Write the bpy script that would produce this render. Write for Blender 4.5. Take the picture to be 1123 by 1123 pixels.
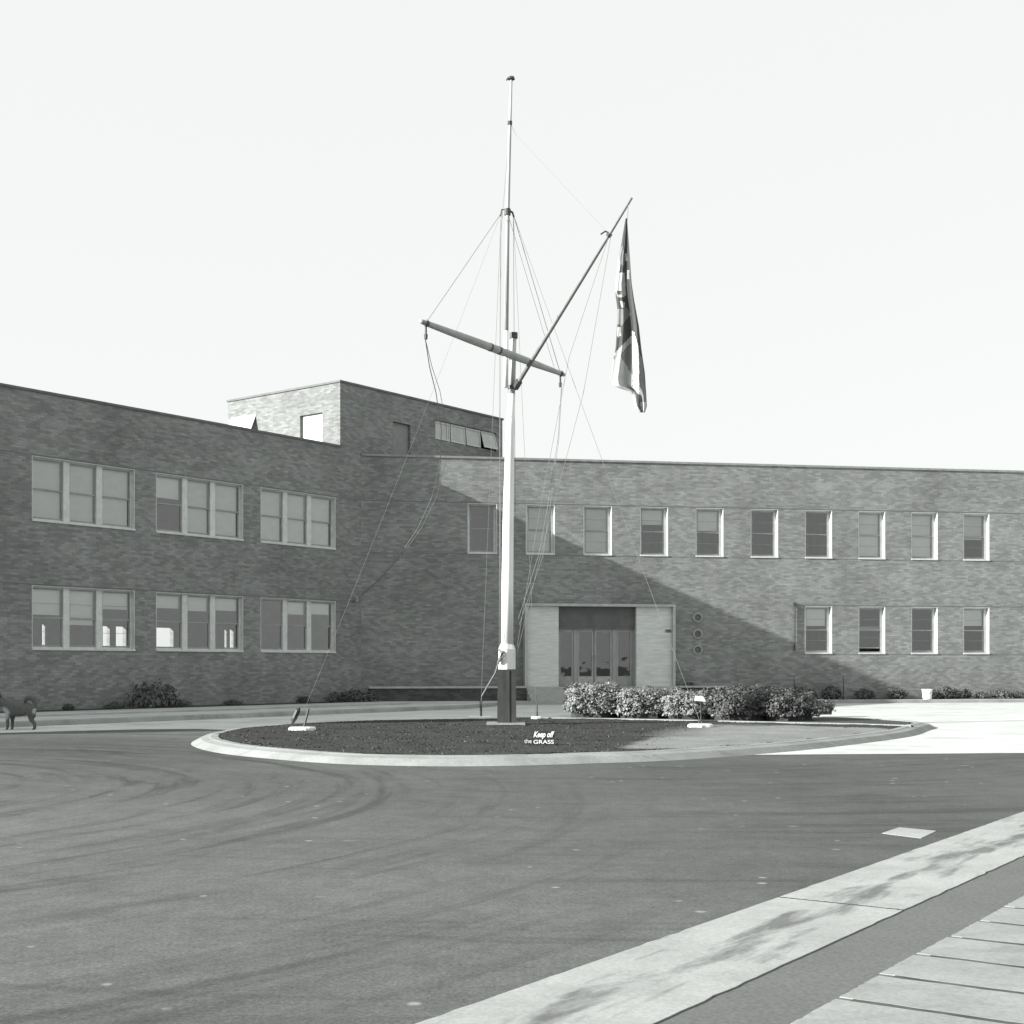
import bpy, math, random
from mathutils import Vector, Matrix, noise
random.seed(7)
for o in list(bpy.data.objects): bpy.data.objects.remove(o)
SC = bpy.context.scene
COL = SC.collection
# ------------------------------------------------------------------ camera
EYE = 1.35
FPX, CX, HY, W = 1480.0, 561.5, 730.0, 1123.0
cam = bpy.data.cameras.new('camera'); camo = bpy.data.objects.new('camera', cam); COL.objects.link(camo)
cam.sensor_width = 36.0; cam.lens = FPX / W * 36.0
cam.shift_y = (HY - 561.5) / W
cam.clip_start = 0.1; cam.clip_end = 3000
camo.location = (0, 0, EYE); camo.rotation_euler = (math.radians(90), 0, 0)
SC.camera = camo
# ------------------------------------------------------------------ sky
SUN_EL = math.radians(18.1); SUN_AZ = math.radians(249.25)     # azimuth clockwise from +Y
SKY_MIX = 0.86
world = bpy.data.worlds.new('World'); SC.world = world; world.use_nodes = True
wn = world.node_tree.nodes; wl = world.node_tree.links
bg = wn['Background']
sky = wn.new('ShaderNodeTexSky'); sky.sky_type = 'NISHITA'; sky.sun_disc = False
sky.sun_elevation = SUN_EL; sky.sun_rotation = SUN_AZ; sky.dust_density = 2.0
bw = wn.new('ShaderNodeRGBToBW'); wl.new(sky.outputs[0], bw.inputs[0])
mx = wn.new('ShaderNodeMix'); mx.data_type = 'RGBA'; mx.inputs[0].default_value = SKY_MIX
wl.new(bw.outputs[0], mx.inputs[6]); mx.inputs[7].default_value = (5.9, 6.05, 5.95, 1)   # pale overexposed haze of an old monochrome plate
wl.new(mx.outputs[2], bg.inputs[0]); bg.inputs[1].default_value = 0.078
# ------------------------------------------------------------------ sun
sd = bpy.data.lights.new('sun', 'SUN'); sd.energy = 5.0; sd.angle = math.radians(0.5); sd.color = (1.0, 0.995, 0.97)
so = bpy.data.objects.new('sun', sd); COL.objects.link(so)
trav = Vector((-math.sin(SUN_AZ) * math.cos(SUN_EL), -math.cos(SUN_AZ) * math.cos(SUN_EL), -math.sin(SUN_EL)))
so.rotation_euler = trav.to_track_quat('-Z', 'Y').to_euler(); so.location = (-30, -12, 25)
# ------------------------------------------------------------------ exposure
SC.view_settings.view_transform = 'Standard'; SC.view_settings.look = 'None'
SC.view_settings.gamma = 1.0; SC.view_settings.exposure = 1.12
SC.render.engine = 'CYCLES'
SC.cycles.max_bounces = 8; SC.cycles.transparent_max_bounces = 16

# ================================================================== helpers
def G(v): return (v * 0.965, v, v * 0.975, 1)

class NT:
    def __init__(s, name, rough=0.8, spec=0.3):
        s.m = bpy.data.materials.new(name); s.m.use_nodes = True
        s.t = s.m.node_tree; s.n = s.t.nodes; s.l = s.t.links
        s.b = s.n['Principled BSDF']; s.b.inputs['Roughness'].default_value = rough
        s.b.inputs['Specular IOR Level'].default_value = spec
    def coord(s, kind='Object', scale=(1, 1, 1), rot=(0, 0, 0)):
        c = s.n.new('ShaderNodeTexCoord'); mp = s.n.new('ShaderNodeMapping')
        if kind == 'World':
            c = s.n.new('ShaderNodeNewGeometry'); s.l.new(c.outputs['Position'], mp.inputs[0])
        else: s.l.new(c.outputs[kind], mp.inputs[0])
        mp.inputs['Scale'].default_value = scale; mp.inputs['Rotation'].default_value = rot
        return mp.outputs[0]
    def noise(s, vec, scale, detail=4, rough=0.6, dist=0.0):
        t = s.n.new('ShaderNodeTexNoise'); t.inputs['Scale'].default_value = scale
        t.inputs['Detail'].default_value = detail; t.inputs['Roughness'].default_value = rough
        t.inputs['Distortion'].default_value = dist
        s.l.new(vec, t.inputs['Vector']); return t.outputs[0]
    def ramp(s, val, pts):
        r = s.n.new('ShaderNodeValToRGB'); e = r.color_ramp.elements
        while len(e) < len(pts): e.new(0.5)
        for k, (p, v) in enumerate(pts): e[k].position = p; e[k].color = (v, v, v, 1)
        s.l.new(val, r.inputs[0]); return r.outputs[0]
    def math(s, op, a, b=None, clamp=False):
        t = s.n.new('ShaderNodeMath'); t.operation = op; t.use_clamp = clamp
        for i, x in enumerate((a, b)):
            if x is None: continue
            if isinstance(x, (int, float)): t.inputs[i].default_value = x
            else: s.l.new(x, t.inputs[i])
        return t.outputs[0]
    def mix(s, f, a, b):
        t = s.n.new('ShaderNodeMix'); t.data_type = 'RGBA'
        for i, x in ((0, f), (6, a), (7, b)):
            if isinstance(x, (int, float, tuple)): t.inputs[i].default_value = x
            else: s.l.new(x, t.inputs[i])
        return t.outputs[2]
    def scalecol(s, val, lo, hi):      # value 0..1 -> tinted grey
        return s.mix(val, G(lo), G(hi))
    def color(s, x):
        if isinstance(x, tuple): s.b.inputs['Base Color'].default_value = x
        else: s.l.new(x, s.b.inputs['Base Color'])
    def bump(s, h, strength=0.3, dist=0.01):
        t = s.n.new('ShaderNodeBump'); t.invert = strength < 0; t.inputs['Strength'].default_value = abs(strength); t.inputs['Distance'].default_value = dist
        s.l.new(h, t.inputs['Height']); s.l.new(t.outputs[0], s.b.inputs['Normal'])

def simple(name, lo, hi, scale=6, rough=0.7, spec=0.3, stretch=(1, 1, 1), bump=0.0, detail=5):
    n = NT(name, rough, spec); v = n.noise(n.coord('World', stretch), scale, detail)
    r = n.ramp(v, [(0.3, 0), (0.7, 1)]); n.color(n.scalecol(r, lo, hi))
    if bump: n.bump(v, bump, 0.01)
    return n.m

class MB:
    """collects faces in world coordinates"""
    def __init__(s): s.v = []; s.f = []; s.mi = []
    def face(s, pts, mi=0):
        i = len(s.v); s.v += [tuple(p) for p in pts]; s.f.append(tuple(range(i, i + len(pts)))); s.mi.append(mi); return s
    def hexa(s, p, mi=0):   # 8 points: bottom 4 ccw, top 4
        i = len(s.v); s.v += [tuple(q) for q in p]
        for f in ((3, 2, 1, 0), (4, 5, 6, 7), (0, 1, 5, 4), (1, 2, 6, 5), (2, 3, 7, 6), (3, 0, 4, 7)):
            s.f.append(tuple(i + k for k in f)); s.mi.append(mi)
        return s
    def box(s, x0, x1, y0, y1, z0, z1, mi=0):
        return s.hexa([(x0, y0, z0), (x1, y0, z0), (x1, y1, z0), (x0, y1, z0), (x0, y0, z1), (x1, y0, z1), (x1, y1, z1), (x0, y1, z1)], mi)
    def tube(s, pts, rad, seg=8, cap=True, mi=0):
        pts = [Vector(p) for p in pts]
        if not isinstance(rad, (list, tuple)): rad = [rad] * len(pts)
        n = len(pts); rings = []; up = None
        for k in range(n):
            d = (pts[min(k + 1, n - 1)] - pts[max(k - 1, 0)]).normalized()
            if up is None:
                up = Vector((0, 0, 1)) if abs(d.z) < 0.9 else Vector((1, 0, 0))
            a = d.cross(up).normalized(); b = d.cross(a).normalized(); up = b.cross(d) if False else up
            i = len(s.v); rings.append(i)
            for q in range(seg):
                w = 2 * math.pi * q / seg
                s.v.append(tuple(pts[k] + (a * math.cos(w) + b * math.sin(w)) * rad[k]))
        for k in range(n - 1):
            for q in range(seg):
                a0, a1 = rings[k] + q, rings[k] + (q + 1) % seg
                b0, b1 = rings[k + 1] + q, rings[k + 1] + (q + 1) % seg
                s.f.append((a0, b0, b1, a1)); s.mi.append(mi)
        if cap:
            s.f.append(tuple(rings[0] + q for q in range(seg))); s.mi.append(mi)
            s.f.append(tuple(rings[-1] + q for q in reversed(range(seg)))); s.mi.append(mi)
        return s
    def build(s, name, mats, parent=None, origin=(0, 0, 0), smooth=False, fix=True):
        if not isinstance(mats, (list, tuple)): mats = [mats]
        me = bpy.data.meshes.new(name)
        ox, oy, oz = origin
        me.from_pydata([(x - ox, y - oy, z - oz) for x, y, z in s.v], [], s.f)
        for m in mats: me.materials.append(m)
        me.polygons.foreach_set('material_index', s.mi)
        if smooth: me.polygons.foreach_set('use_smooth', [True] * len(me.polygons))
        uv = me.uv_layers.new(name='UVMap').data
        for p in me.polygons:
            n = p.normal
            if abs(n.z) < 0.7:
                t = Vector((0, 0, 1)).cross(n); t.normalize()
                for li in p.loop_indices:
                    q = s.v[me.loops[li].vertex_index]; uv[li].uv = (q[0] * t.x + q[1] * t.y, q[2])
            else:
                for li in p.loop_indices:
                    q = s.v[me.loops[li].vertex_index]; uv[li].uv = (q[0], q[1])
        o = bpy.data.objects.new(name, me); COL.objects.link(o)
        if parent: o.parent = parent
        else: o.location = origin
        return o

def tag(o, label=None, cat=None, group=None, kind=None):
    if label: o['label'] = label
    if cat: o['category'] = cat
    if group: o['group'] = group
    if kind: o['kind'] = kind
    return o
def thing(name, label, cat, loc, group=None):
    o = bpy.data.objects.new(name, None); COL.objects.link(o); o.location = loc; o.empty_display_size = 0.3
    return tag(o, label, cat, group)
def gp(px, py, z=0.0):          # point of the level plane z that the photograph shows at (px, py)
    d = (EYE - z) * FPX / (py - HY); return Vector(((px - CX) / FPX * d, d, z))
def at(px, py, Y):
    return Vector(((px - CX) / FPX * Y, Y, EYE + (HY - py) / FPX * Y))

# ================================================================== materials
def brick_mat(name, lo, hi, mort, clus_lo=0.34, clus_hi=0.68):
    n = NT(name, 0.9, 0.2); uv = n.coord('UV')
    cl = n.noise(n.coord('UV', (0.8, 2.6, 1)), 1.0, 6, 0.68, 0.3)
    bias = n.math('MULTIPLY', n.math('SUBTRACT', n.ramp(cl, [(clus_lo, 0), (clus_hi, 1)]), 0.5), 0.6)
    b = n.n.new('ShaderNodeTexBrick'); n.l.new(uv, b.inputs['Vector'])
    b.inputs['Scale'].default_value = 1; b.inputs['Brick Width'].default_value = 0.225; b.inputs['Row Height'].default_value = 0.072
    b.inputs['Mortar Size'].default_value = 0.006; b.inputs['Mortar Smooth'].default_value = 0.3
    b.inputs['Color1'].default_value = G(lo); b.inputs['Color2'].default_value = G(hi); b.inputs['Mortar'].default_value = G(mort)
    n.l.new(bias, b.inputs['Bias'])
    def mulv(a, c):
        m = n.n.new('ShaderNodeVectorMath'); m.operation = 'MULTIPLY'; n.l.new(a, m.inputs[0]); n.l.new(c, m.inputs[1]); return m.outputs[0]
    c = b.outputs[0]
    c = mulv(c, n.ramp(n.noise(n.coord('UV', (0.5, 0.8, 1)), 0.45, 3), [(0.3, 0.84), (0.7, 1.12)]))
    c = mulv(c, n.ramp(n.noise(n.coord('UV', (3.2, 11, 1)), 1.0, 4, 0.75), [(0.25, 0.86), (0.55, 1.0), (0.72, 1.32)]))   # pale streaky bricks
    c = mulv(c, n.ramp(n.noise(n.coord('UV', (1.0, 0.25, 1)), 0.9, 4, 0.7), [(0.35, 0.90), (0.65, 1.05)]))        # faint vertical weathering
    c = mulv(c, n.ramp(n.noise(uv, 55, 2), [(0.2, 0.8), (0.8, 1.2)]))
    n.color(c); n.bump(b.outputs['Fac'], -0.5, 0.006)
    return n.m
M = {}
M['brick'] = brick_mat('brick', 0.182, 0.285, 0.215)
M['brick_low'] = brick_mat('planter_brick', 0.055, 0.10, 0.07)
M['stone'] = simple('pale_stone', 0.48, 0.66, 3.5, 0.85, 0.2, (0.6, 0.6, 5), 0.15)
M['coping'] = simple('metal_coping', 0.10, 0.15, 4, 0.6)
M['coping_pale'] = simple('pale_coping', 0.30, 0.42, 5, 0.7)
M['white'] = simple('white_paint', 0.50, 0.64, 5, 0.5, 0.4)
M['sash'] = simple('sash_paint', 0.24, 0.32, 5, 0.5, 0.4)
M['mast_white'] = simple('mast_paint', 0.72, 0.84, 3, 0.4, 0.5, (1, 1, 0.3))
M['render_white'] = simple('white_panel', 0.6, 0.7, 2, 0.7)
M['interior'] = simple('interior_plaster', 0.40, 0.52, 2, 0.9)
M['roof'] = simple('roof_felt', 0.08, 0.14, 3, 0.9)
M['dark'] = simple('dark_metal', 0.03, 0.06, 8, 0.5, 0.5)
M['tar'] = simple('tarred_timber', 0.030, 0.062, 9, 0.7, 0.3, (1, 1, 0.2), 0.2)
M['transom'] = simple('transom_panel', 0.10, 0.14, 3, 0.6)
M['door_wood'] = simple('door_varnish', 0.24, 0.33, 6, 0.45, 0.4, (4, 4, 0.6))
M['kick'] = simple('kick_plate', 0.28, 0.42, 6, 0.4, 0.5)
M['rope'] = simple('rope_fibre', 0.17, 0.24, 30, 0.9)
M['rope_dark'] = simple('wire_rope', 0.14, 0.20, 30, 0.7)
M['blind'] = simple('holland_blind', 0.82, 0.88, 3, 0.9, 0.1, (1, 1, 2))
M['blind_grey'] = simple('grey_blind', 0.70, 0.78, 3, 0.9, 0.1, (1, 1, 2))
M['joint'] = simple('joint_fill', 0.05, 0.13, 5, 0.95, 0.1)
M['soil'] = simple('garden_soil', 0.05, 0.09, 7, 0.95, 0.1, bump=0.5)
M['spar_top'] = simple('weathered_spar', 0.36, 0.46, 4, 0.6, 0.3, (1, 1, .3))
M['mast_shade'] = simple('shaded_mast_paint', 0.40, 0.50, 4, 0.5, 0.4, (1, 1, .3))  # darker mast colour, shading of the mast head put into the paint
M['gaff'] = simple('dark_spar', 0.18, 0.25, 4, 0.6, 0.3)
M['spar'] = simple('varnished_spar', 0.28, 0.38, 4, 0.5, 0.4)

n = NT('window_glass', 0.05, 0.5)
tr = n.n.new('ShaderNodeBsdfTransparent'); tr.inputs[0].default_value = (0.94, 0.95, 0.94, 1)
gl = n.n.new('ShaderNodeBsdfGlossy'); gl.inputs['Roughness'].default_value = 0.03
fr = n.n.new('ShaderNodeFresnel'); fr.inputs[0].default_value = 1.6
fa = n.math('MULTIPLY_ADD', fr.outputs[0], 1.0); n.n[-1].inputs[2].default_value = 0.12
nz = n.noise(n.coord('World'), 1.3, 2); bp = n.n.new('ShaderNodeBump'); bp.inputs['Strength'].default_value = 0.06; bp.inputs['Distance'].default_value = 0.1
n.l.new(nz, bp.inputs['Height']); n.l.new(bp.outputs[0], gl.inputs['Normal'])
ms = n.n.new('ShaderNodeMixShader'); n.l.new(fa, ms.inputs[0]); n.l.new(tr.outputs[0], ms.inputs[1]); n.l.new(gl.outputs[0], ms.inputs[2])
n.l.new(ms.outputs[0], n.n['Material Output'].inputs[0]); M['glass'] = n.m

# concrete
def concrete(name, lo, hi, stain=0.6, sc=1.0):
    n = NT(name, 0.85, 0.25); w = n.coord('World')
    a = n.noise(w, 1.2 * sc, 6, 0.65); b = n.noise(w, 28 * sc, 3)
    c = n.scalecol(n.ramp(a, [(0.3, 0), (0.7, 1)]), lo, hi)
    sp = n.ramp(b, [(0.35, 0.88), (0.65, 1.06)])
    st = n.ramp(n.noise(n.coord('World', (0.6, 1.5, 1), (0, 0, 0.6)), 0.9 * sc, 4, 0.7, 0.8), [(0.52, 1.0), (0.72, stain)])
    m = n.n.new('ShaderNodeVectorMath'); m.operation = 'MULTIPLY'; n.l.new(c, m.inputs[0]); n.l.new(sp, m.inputs[1])
    m2 = n.n.new('ShaderNodeVectorMath'); m2.operation = 'MULTIPLY'; n.l.new(m.outputs[0], m2.inputs[0]); n.l.new(st, m2.inputs[1])
    n.color(m2.outputs[0]); n.bump(b, 0.25, 0.004); return n.m
M['kerb'] = concrete('kerb_concrete', 0.24, 0.34, 0.7)
M['apron'] = concrete('apron_concrete', 0.50, 0.62, 0.60, 0.9)
M['gutter'] = concrete('gutter_concrete', 0.40, 0.52, 0.5, 1.4)
M['slab'] = concrete('slab_concrete', 0.26, 0.35, 0.75, 1.6)
M['path'] = concrete('footpath_concrete', 0.42, 0.56, 0.8, 1.0)

# asphalt: fine aggregate, pale worn spots and dark tyre arcs that circle the island
n = NT('asphalt', 0.88, 0.25); w = n.coord('World')
IC = (1.5, 25.0)
sp = n.n.new('ShaderNodeSeparateXYZ'); n.l.new(w, sp.inputs[0])
dx = n.math('SUBTRACT', sp.outputs[0], IC[0]); dy = n.math('SUBTRACT', sp.outputs[1], IC[1])
r = n.math('SQRT', n.math('ADD', n.math('MULTIPLY', dx, dx), n.math('MULTIPLY', dy, dy)))
ang = n.math('ARCTAN2', dy, dx)
cb = n.n.new('ShaderNodeCombineXYZ'); n.l.new(n.math('MULTIPLY', r, 1.5), cb.inputs[0]); n.l.new(n.math('MULTIPLY', ang, 2.2), cb.inputs[1])
arc = n.noise(cb.outputs[0], 1.6, 5, 0.62, 0.5)
dx2 = n.math('ADD', sp.outputs[0], 10.0); dy2 = n.math('SUBTRACT', sp.outputs[1], 14.0)
r2 = n.math('SQRT', n.math('ADD', n.math('MULTIPLY', dx2, dx2), n.math('MULTIPLY', dy2, dy2))); an2 = n.math('ARCTAN2', dy2, dx2)
cb2 = n.n.new('ShaderNodeCombineXYZ'); n.l.new(n.math('MULTIPLY', r2, 2.6), cb2.inputs[0]); n.l.new(n.math('MULTIPLY', an2, 1.6), cb2.inputs[1])
arc2 = n.noise(cb2.outputs[0], 1.3, 4, 0.6, 0.5)
base = n.noise(w, 0.22, 5, 0.6); fine = n.noise(w, 45, 3, 0.7); mid = n.noise(n.coord('World', (1, 0.7, 1)), 3.0, 5, 0.7)
c = n.scalecol(n.ramp(base, [(0.3, 0), (0.7, 1)]), 0.060, 0.108)
def mul(n, a, b):
    m = n.n.new('ShaderNodeVectorMath'); m.operation = 'MULTIPLY'; n.l.new(a, m.inputs[0]); n.l.new(b, m.inputs[1]); return m.outputs[0]
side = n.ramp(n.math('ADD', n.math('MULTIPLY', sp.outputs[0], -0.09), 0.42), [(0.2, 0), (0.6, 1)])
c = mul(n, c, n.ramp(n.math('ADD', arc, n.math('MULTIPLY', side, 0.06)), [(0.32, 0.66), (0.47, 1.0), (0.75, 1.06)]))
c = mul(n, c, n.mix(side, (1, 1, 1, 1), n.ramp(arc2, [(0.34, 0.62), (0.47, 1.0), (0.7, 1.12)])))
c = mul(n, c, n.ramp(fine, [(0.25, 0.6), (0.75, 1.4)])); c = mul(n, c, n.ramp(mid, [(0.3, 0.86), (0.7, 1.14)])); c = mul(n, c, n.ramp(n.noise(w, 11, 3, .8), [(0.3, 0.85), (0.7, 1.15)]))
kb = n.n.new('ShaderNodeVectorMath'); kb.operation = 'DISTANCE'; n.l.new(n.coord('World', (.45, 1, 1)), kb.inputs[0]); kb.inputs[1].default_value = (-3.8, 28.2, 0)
c = mul(n, c, n.ramp(n.math('ADD', n.math('DIVIDE', kb.outputs['Value'], 10.0), n.math('MULTIPLY', base, 0.3)), [(0.25, 1.5), (0.6, 1.0)]))   # pale dusty surfacing by the far kerb, brightened to offset the wing's cast shadow
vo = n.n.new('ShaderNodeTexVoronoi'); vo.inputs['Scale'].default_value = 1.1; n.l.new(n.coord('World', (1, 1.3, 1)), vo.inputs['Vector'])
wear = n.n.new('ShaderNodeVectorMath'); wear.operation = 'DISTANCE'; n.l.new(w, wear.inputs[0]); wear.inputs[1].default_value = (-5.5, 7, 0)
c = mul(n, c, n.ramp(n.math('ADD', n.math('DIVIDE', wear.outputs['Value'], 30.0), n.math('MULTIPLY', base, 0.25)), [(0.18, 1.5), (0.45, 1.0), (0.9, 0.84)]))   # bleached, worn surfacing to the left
v2 = n.n.new('ShaderNodeTexVoronoi'); v2.inputs['Scale'].default_value = 3.2; n.l.new(w, v2.inputs['Vector'])
s2 = n.math('MULTIPLY', n.ramp(v2.outputs['Distance'], [(0.07, 1), (0.12, 0)]), n.ramp(n.noise(w, 1.7, 2), [(0.52, 0), (0.58, 0.8)]))
c = n.mix(s2, c, G(0.30))
spot = n.ramp(n.math('ADD', vo.outputs['Distance'], n.math('MULTIPLY', mid, 0.10)), [(0.10, 1), (0.14, 0)])
gate = n.ramp(n.noise(w, 0.5, 2), [(0.5, 0), (0.6, 0.55)])
c = n.mix(n.math('MULTIPLY', spot, gate), c, G(0.26))
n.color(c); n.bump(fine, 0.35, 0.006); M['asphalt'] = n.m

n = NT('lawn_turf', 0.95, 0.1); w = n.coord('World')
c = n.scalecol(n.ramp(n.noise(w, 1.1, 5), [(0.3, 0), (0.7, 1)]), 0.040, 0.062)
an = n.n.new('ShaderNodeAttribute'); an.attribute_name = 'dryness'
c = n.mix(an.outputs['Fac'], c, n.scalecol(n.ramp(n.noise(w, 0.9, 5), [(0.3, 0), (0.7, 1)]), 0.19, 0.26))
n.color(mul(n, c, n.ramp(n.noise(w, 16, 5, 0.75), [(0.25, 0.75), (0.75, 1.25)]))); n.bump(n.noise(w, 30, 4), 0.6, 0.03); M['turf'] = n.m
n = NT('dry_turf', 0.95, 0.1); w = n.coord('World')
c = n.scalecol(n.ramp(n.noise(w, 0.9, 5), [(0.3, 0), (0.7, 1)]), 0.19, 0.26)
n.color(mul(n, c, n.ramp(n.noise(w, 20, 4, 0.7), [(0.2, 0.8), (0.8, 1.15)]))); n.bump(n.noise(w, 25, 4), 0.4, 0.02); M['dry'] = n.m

def leaf(name, lo, hi, sc=3.0):
    n = NT(name, 0.55, 0.4); v = n.noise(n.coord('World'), sc * 4, 3, 0.7)
    g = n.n.new('ShaderNodeNewGeometry')
    r = n.ramp(v, [(0.3, 0), (0.7, 1)])
    n.color(n.mix(n.math('MULTIPLY', n.math('ADD', r, g.outputs['Random Per Island']), 0.5), G(lo), G(hi))); return n.m
M['leaf_pale'] = leaf('pale_leaf', 0.05, 0.34)
M['leaf_dark'] = leaf('dark_leaf', 0.035, 0.13)
M['twig'] = simple('twig', 0.03, 0.06, 10, 0.9)

# ================================================================== layout
aL, aR = math.radians(37.5), math.radians(80.5)
Ld = Vector((math.sin(aL), math.cos(aL), 0)); Rd = Vector((math.sin(aR), math.cos(aR), 0))
Ln = Vector((Ld.y, -Ld.x, 0)); Rn = Vector((Rd.y, -Rd.x, 0))       # outward normals
CO = Vector((-5.2854, 47.2656, 0))                                   # inner corner of the two wings
def ton(px, O, D):
    k = (px - CX) / FPX; return (k * O.y - O.x) / (D.x - k * D.y)
class Wall:
    def __init__(s, O, D, N): s.O, s.D, s.N = O, D, N
    def P(s, t, d, z): return s.O + s.D * t + s.N * d + Vector((0, 0, z))     # d outward
    def box(s, mb, t0, t1, d0, d1, z0, z1, mi=0):
        q = [s.P(t0, d1, z0), s.P(t1, d1, z0), s.P(t1, d0, z0), s.P(t0, d0, z0)]
        mb.hexa(q + [p + Vector((0, 0, z1 - z0)) for p in q], mi); return mb
    def sheet(s, mb, t0, t1, z0, z1, holes=(), d=0.0, depth=0.2, flip=False):
        ts = sorted({t0, t1, *[h[0] for h in holes], *[h[1] for h in holes]}); zs = sorted({z0, z1, *[h[2] for h in holes], *[h[3] for h in holes]})
        for i in range(len(ts) - 1):
            for j in range(len(zs) - 1):
                tm, zm = (ts[i] + ts[i + 1]) / 2, (zs[j] + zs[j + 1]) / 2
                if any(h[0] < tm < h[1] and h[2] < zm < h[3] for h in holes): continue
                q = [s.P(ts[i], d, zs[j]), s.P(ts[i + 1], d, zs[j]), s.P(ts[i + 1], d, zs[j + 1]), s.P(ts[i], d, zs[j + 1])]
                mb.face(q[::-1] if flip else q)
        for (a, b, c, e) in holes:
            I = d - depth
            mb.face([s.P(a, d, c), s.P(a, I, c), s.P(b, I, c), s.P(b, d, c)]); mb.face([s.P(a, d, e), s.P(b, d, e), s.P(b, I, e), s.P(a, I, e)])
            mb.face([s.P(a, d, c), s.P(a, d, e), s.P(a, I, e), s.P(a, I, c)]); mb.face([s.P(b, d, c), s.P(b, I, c), s.P(b, I, e), s.P(b, d, e)])
        return mb
WL = Wall(CO, Ld, Ln); WR = Wall(CO, Rd, Rn)
ZL, ZR, ZP = 8.87, 8.70, 11.11
UP = (5.34, 7.12); LO = (1.80, 3.56)

# ================================================================== setting: ground
def poly(name, pts, z, mat, kind='structure', label=None, cat=None):
    mb = MB(); mb.face([(p[0], p[1], z) for p in pts]); o = mb.build(name, mat)
    if o.data.polygons[0].normal.z < 0: o.data.flip_normals()
    tag(o, label, cat, kind=kind); return o
poly('ground', [(-400, -200), (400, -200), (400, 900), (-400, 900)], -0.03, M['soil'])
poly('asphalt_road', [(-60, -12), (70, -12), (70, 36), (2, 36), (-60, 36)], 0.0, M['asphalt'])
def kd(k): return CO + Ln * k
# pale concrete lane round the back of the island and off to the right
lane = [gp(-60, 806.5), gp(0, 804), gp(73, 802), gp(156, 800), gp(215, 799.5), (-4, 27, 0), (3.0, 21.5, 0), (3.1, 20.6, 0), gp(831, 828), gp(1123, 826), (30, 20.4, 0), (60, 20.2, 0),
        tuple(WR.P(70, 1.6, 0)), tuple(WR.P(4.9, 1.6, 0)), tuple(WL.P(-2, 6.2, 0)), tuple(WL.P(-22, 6.2, 0))]
poly('concrete_lane', lane, 0.004, M['apron'])
# footpath with kerb along the left wing and round to the entrance
fp = [WL.P(-30, 6.2, 0), WL.P(-1.8, 6.2, 0), WR.P(5.0, 1.75, 0), WR.P(70, 1.75, 0), WR.P(70, 0.02, 0), CO, WL.P(-30, 0.02, 0)]
mb = MB(); top = [Vector((p.x, p.y, 0.12)) for p in fp]; mb.face([tuple(p) for p in top[::-1]] if False else [tuple(p) for p in top])
o = mb.build('footpath', M['path']); 
if o.data.polygons[0].normal.z < 0: o.data.flip_normals()
tag(o, kind='structure')
def kerb_run(mb, pts, w, h, closed=False, batter=0.03, z0=-0.02):
    """rectangular kerb along a polyline (inner side on the left)"""
    n_ = len(pts); P = [Vector((p[0], p[1], 0)) for p in pts]; nr = []
    for k in range(n_):
        a = P[(k - 1) % n_] if closed or k > 0 else P[k]; b = P[(k + 1) % n_] if closed or k < n_ - 1 else P[k]
        t = (b - a).normalized(); nr.append(Vector((-t.y, t.x, 0)))
    prof = [(0, z0), (batter * 0.6, h - 0.035), (batter, h - 0.012), (batter + 0.03, h), (w, h), (w, z0)]
    m = n_ if closed else n_ - 1
    for k in range(m):
        k2 = (k + 1) % n_
        for j in range(len(prof) - 1):
            (o0, h0), (o1, h1) = prof[j], prof[j + 1]
            mb.face([P[k] + nr[k] * o0 + Vector((0, 0, h0)), P[k2] + nr[k2] * o0 + Vector((0, 0, h0)), P[k2] + nr[k2] * o1 + Vector((0, 0, h1)), P[k] + nr[k] * o1 + Vector((0, 0, h1))])
    return nr
mb = MB(); kerb_run(mb, [WL.P(-30, 6.35, 0), WL.P(-1.75, 6.35, 0), WR.P(5.0, 1.9, 0), WR.P(70, 1.9, 0)], 0.16, 0.128)
tag(mb.build('path_kerb', M['kerb']), kind='structure')
# second edging line seen in the left foreground of the path
mb = MB(); kerb_run(mb, [WL.P(-30, 4.2, 0), WL.P(-2.0, 4.2, 0)], 0.10, 0.16)
tag(mb.build('path_edging', M['kerb']), kind='structure')
poly('garden_bed_soil', [WL.P(-30, 0.02, 0), WL.P(-30, 1.2, 0), WL.P(-0.7, 1.2, 0), WR.P(0.6, 1.0, 0), WR.P(0.0, 0.02, 0)], 0.126, M['soil'])
poly('garden_strip_soil', [WR.P(11.6, 0.02, 0), WR.P(70, 0.02, 0), WR.P(70, 1.15, 0), WR.P(11.6, 1.15, 0)], 0.1265, M['soil'])

# ---- island
def catmull(P, k=8, closed=True):
    out = []; n_ = len(P)
    for i in range(n_):
        p0, p1, p2, p3 = [Vector((P[(i + j) % n_][0], P[(i + j) % n_][1])) for j in (-1, 0, 1, 2)]
        for s in range(k):
            t = s / k
            out.append(0.5 * ((2 * p1) + (p2 - p0) * t + (2 * p0 - 5 * p1 + 4 * p2 - p3) * t * t + (3 * p1 - p0 - 3 * p2 + p3) * t ** 3))
    return out
ctrl = [gp(207, 815), gp(232, 825), gp(307, 833.5), gp(378, 838.3), gp(470, 840.5), gp(560, 840), gp(660, 837), gp(740, 834), gp(860, 825.5), gp(935, 817.5), gp(1000, 808.5),
        gp(1020, 802, 0.0), (9.3, 29.6, 0), (8.7, 31.6, 0), (7.0, 33.0, 0), (3.5, 33.3, 0), (-0.2, 32.0, 0), (-3.3, 30.8, 0), (-5.0, 28.8, 0), (-5.8, 26.4, 0)]
isl = catmull(ctrl, 6)
mb = MB(); nr = kerb_run(mb, isl, 0.50, 0.12, closed=True, batter=0.34)
tag(mb.build('island_kerb', M['kerb'], smooth=False), kind='structure')
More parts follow.
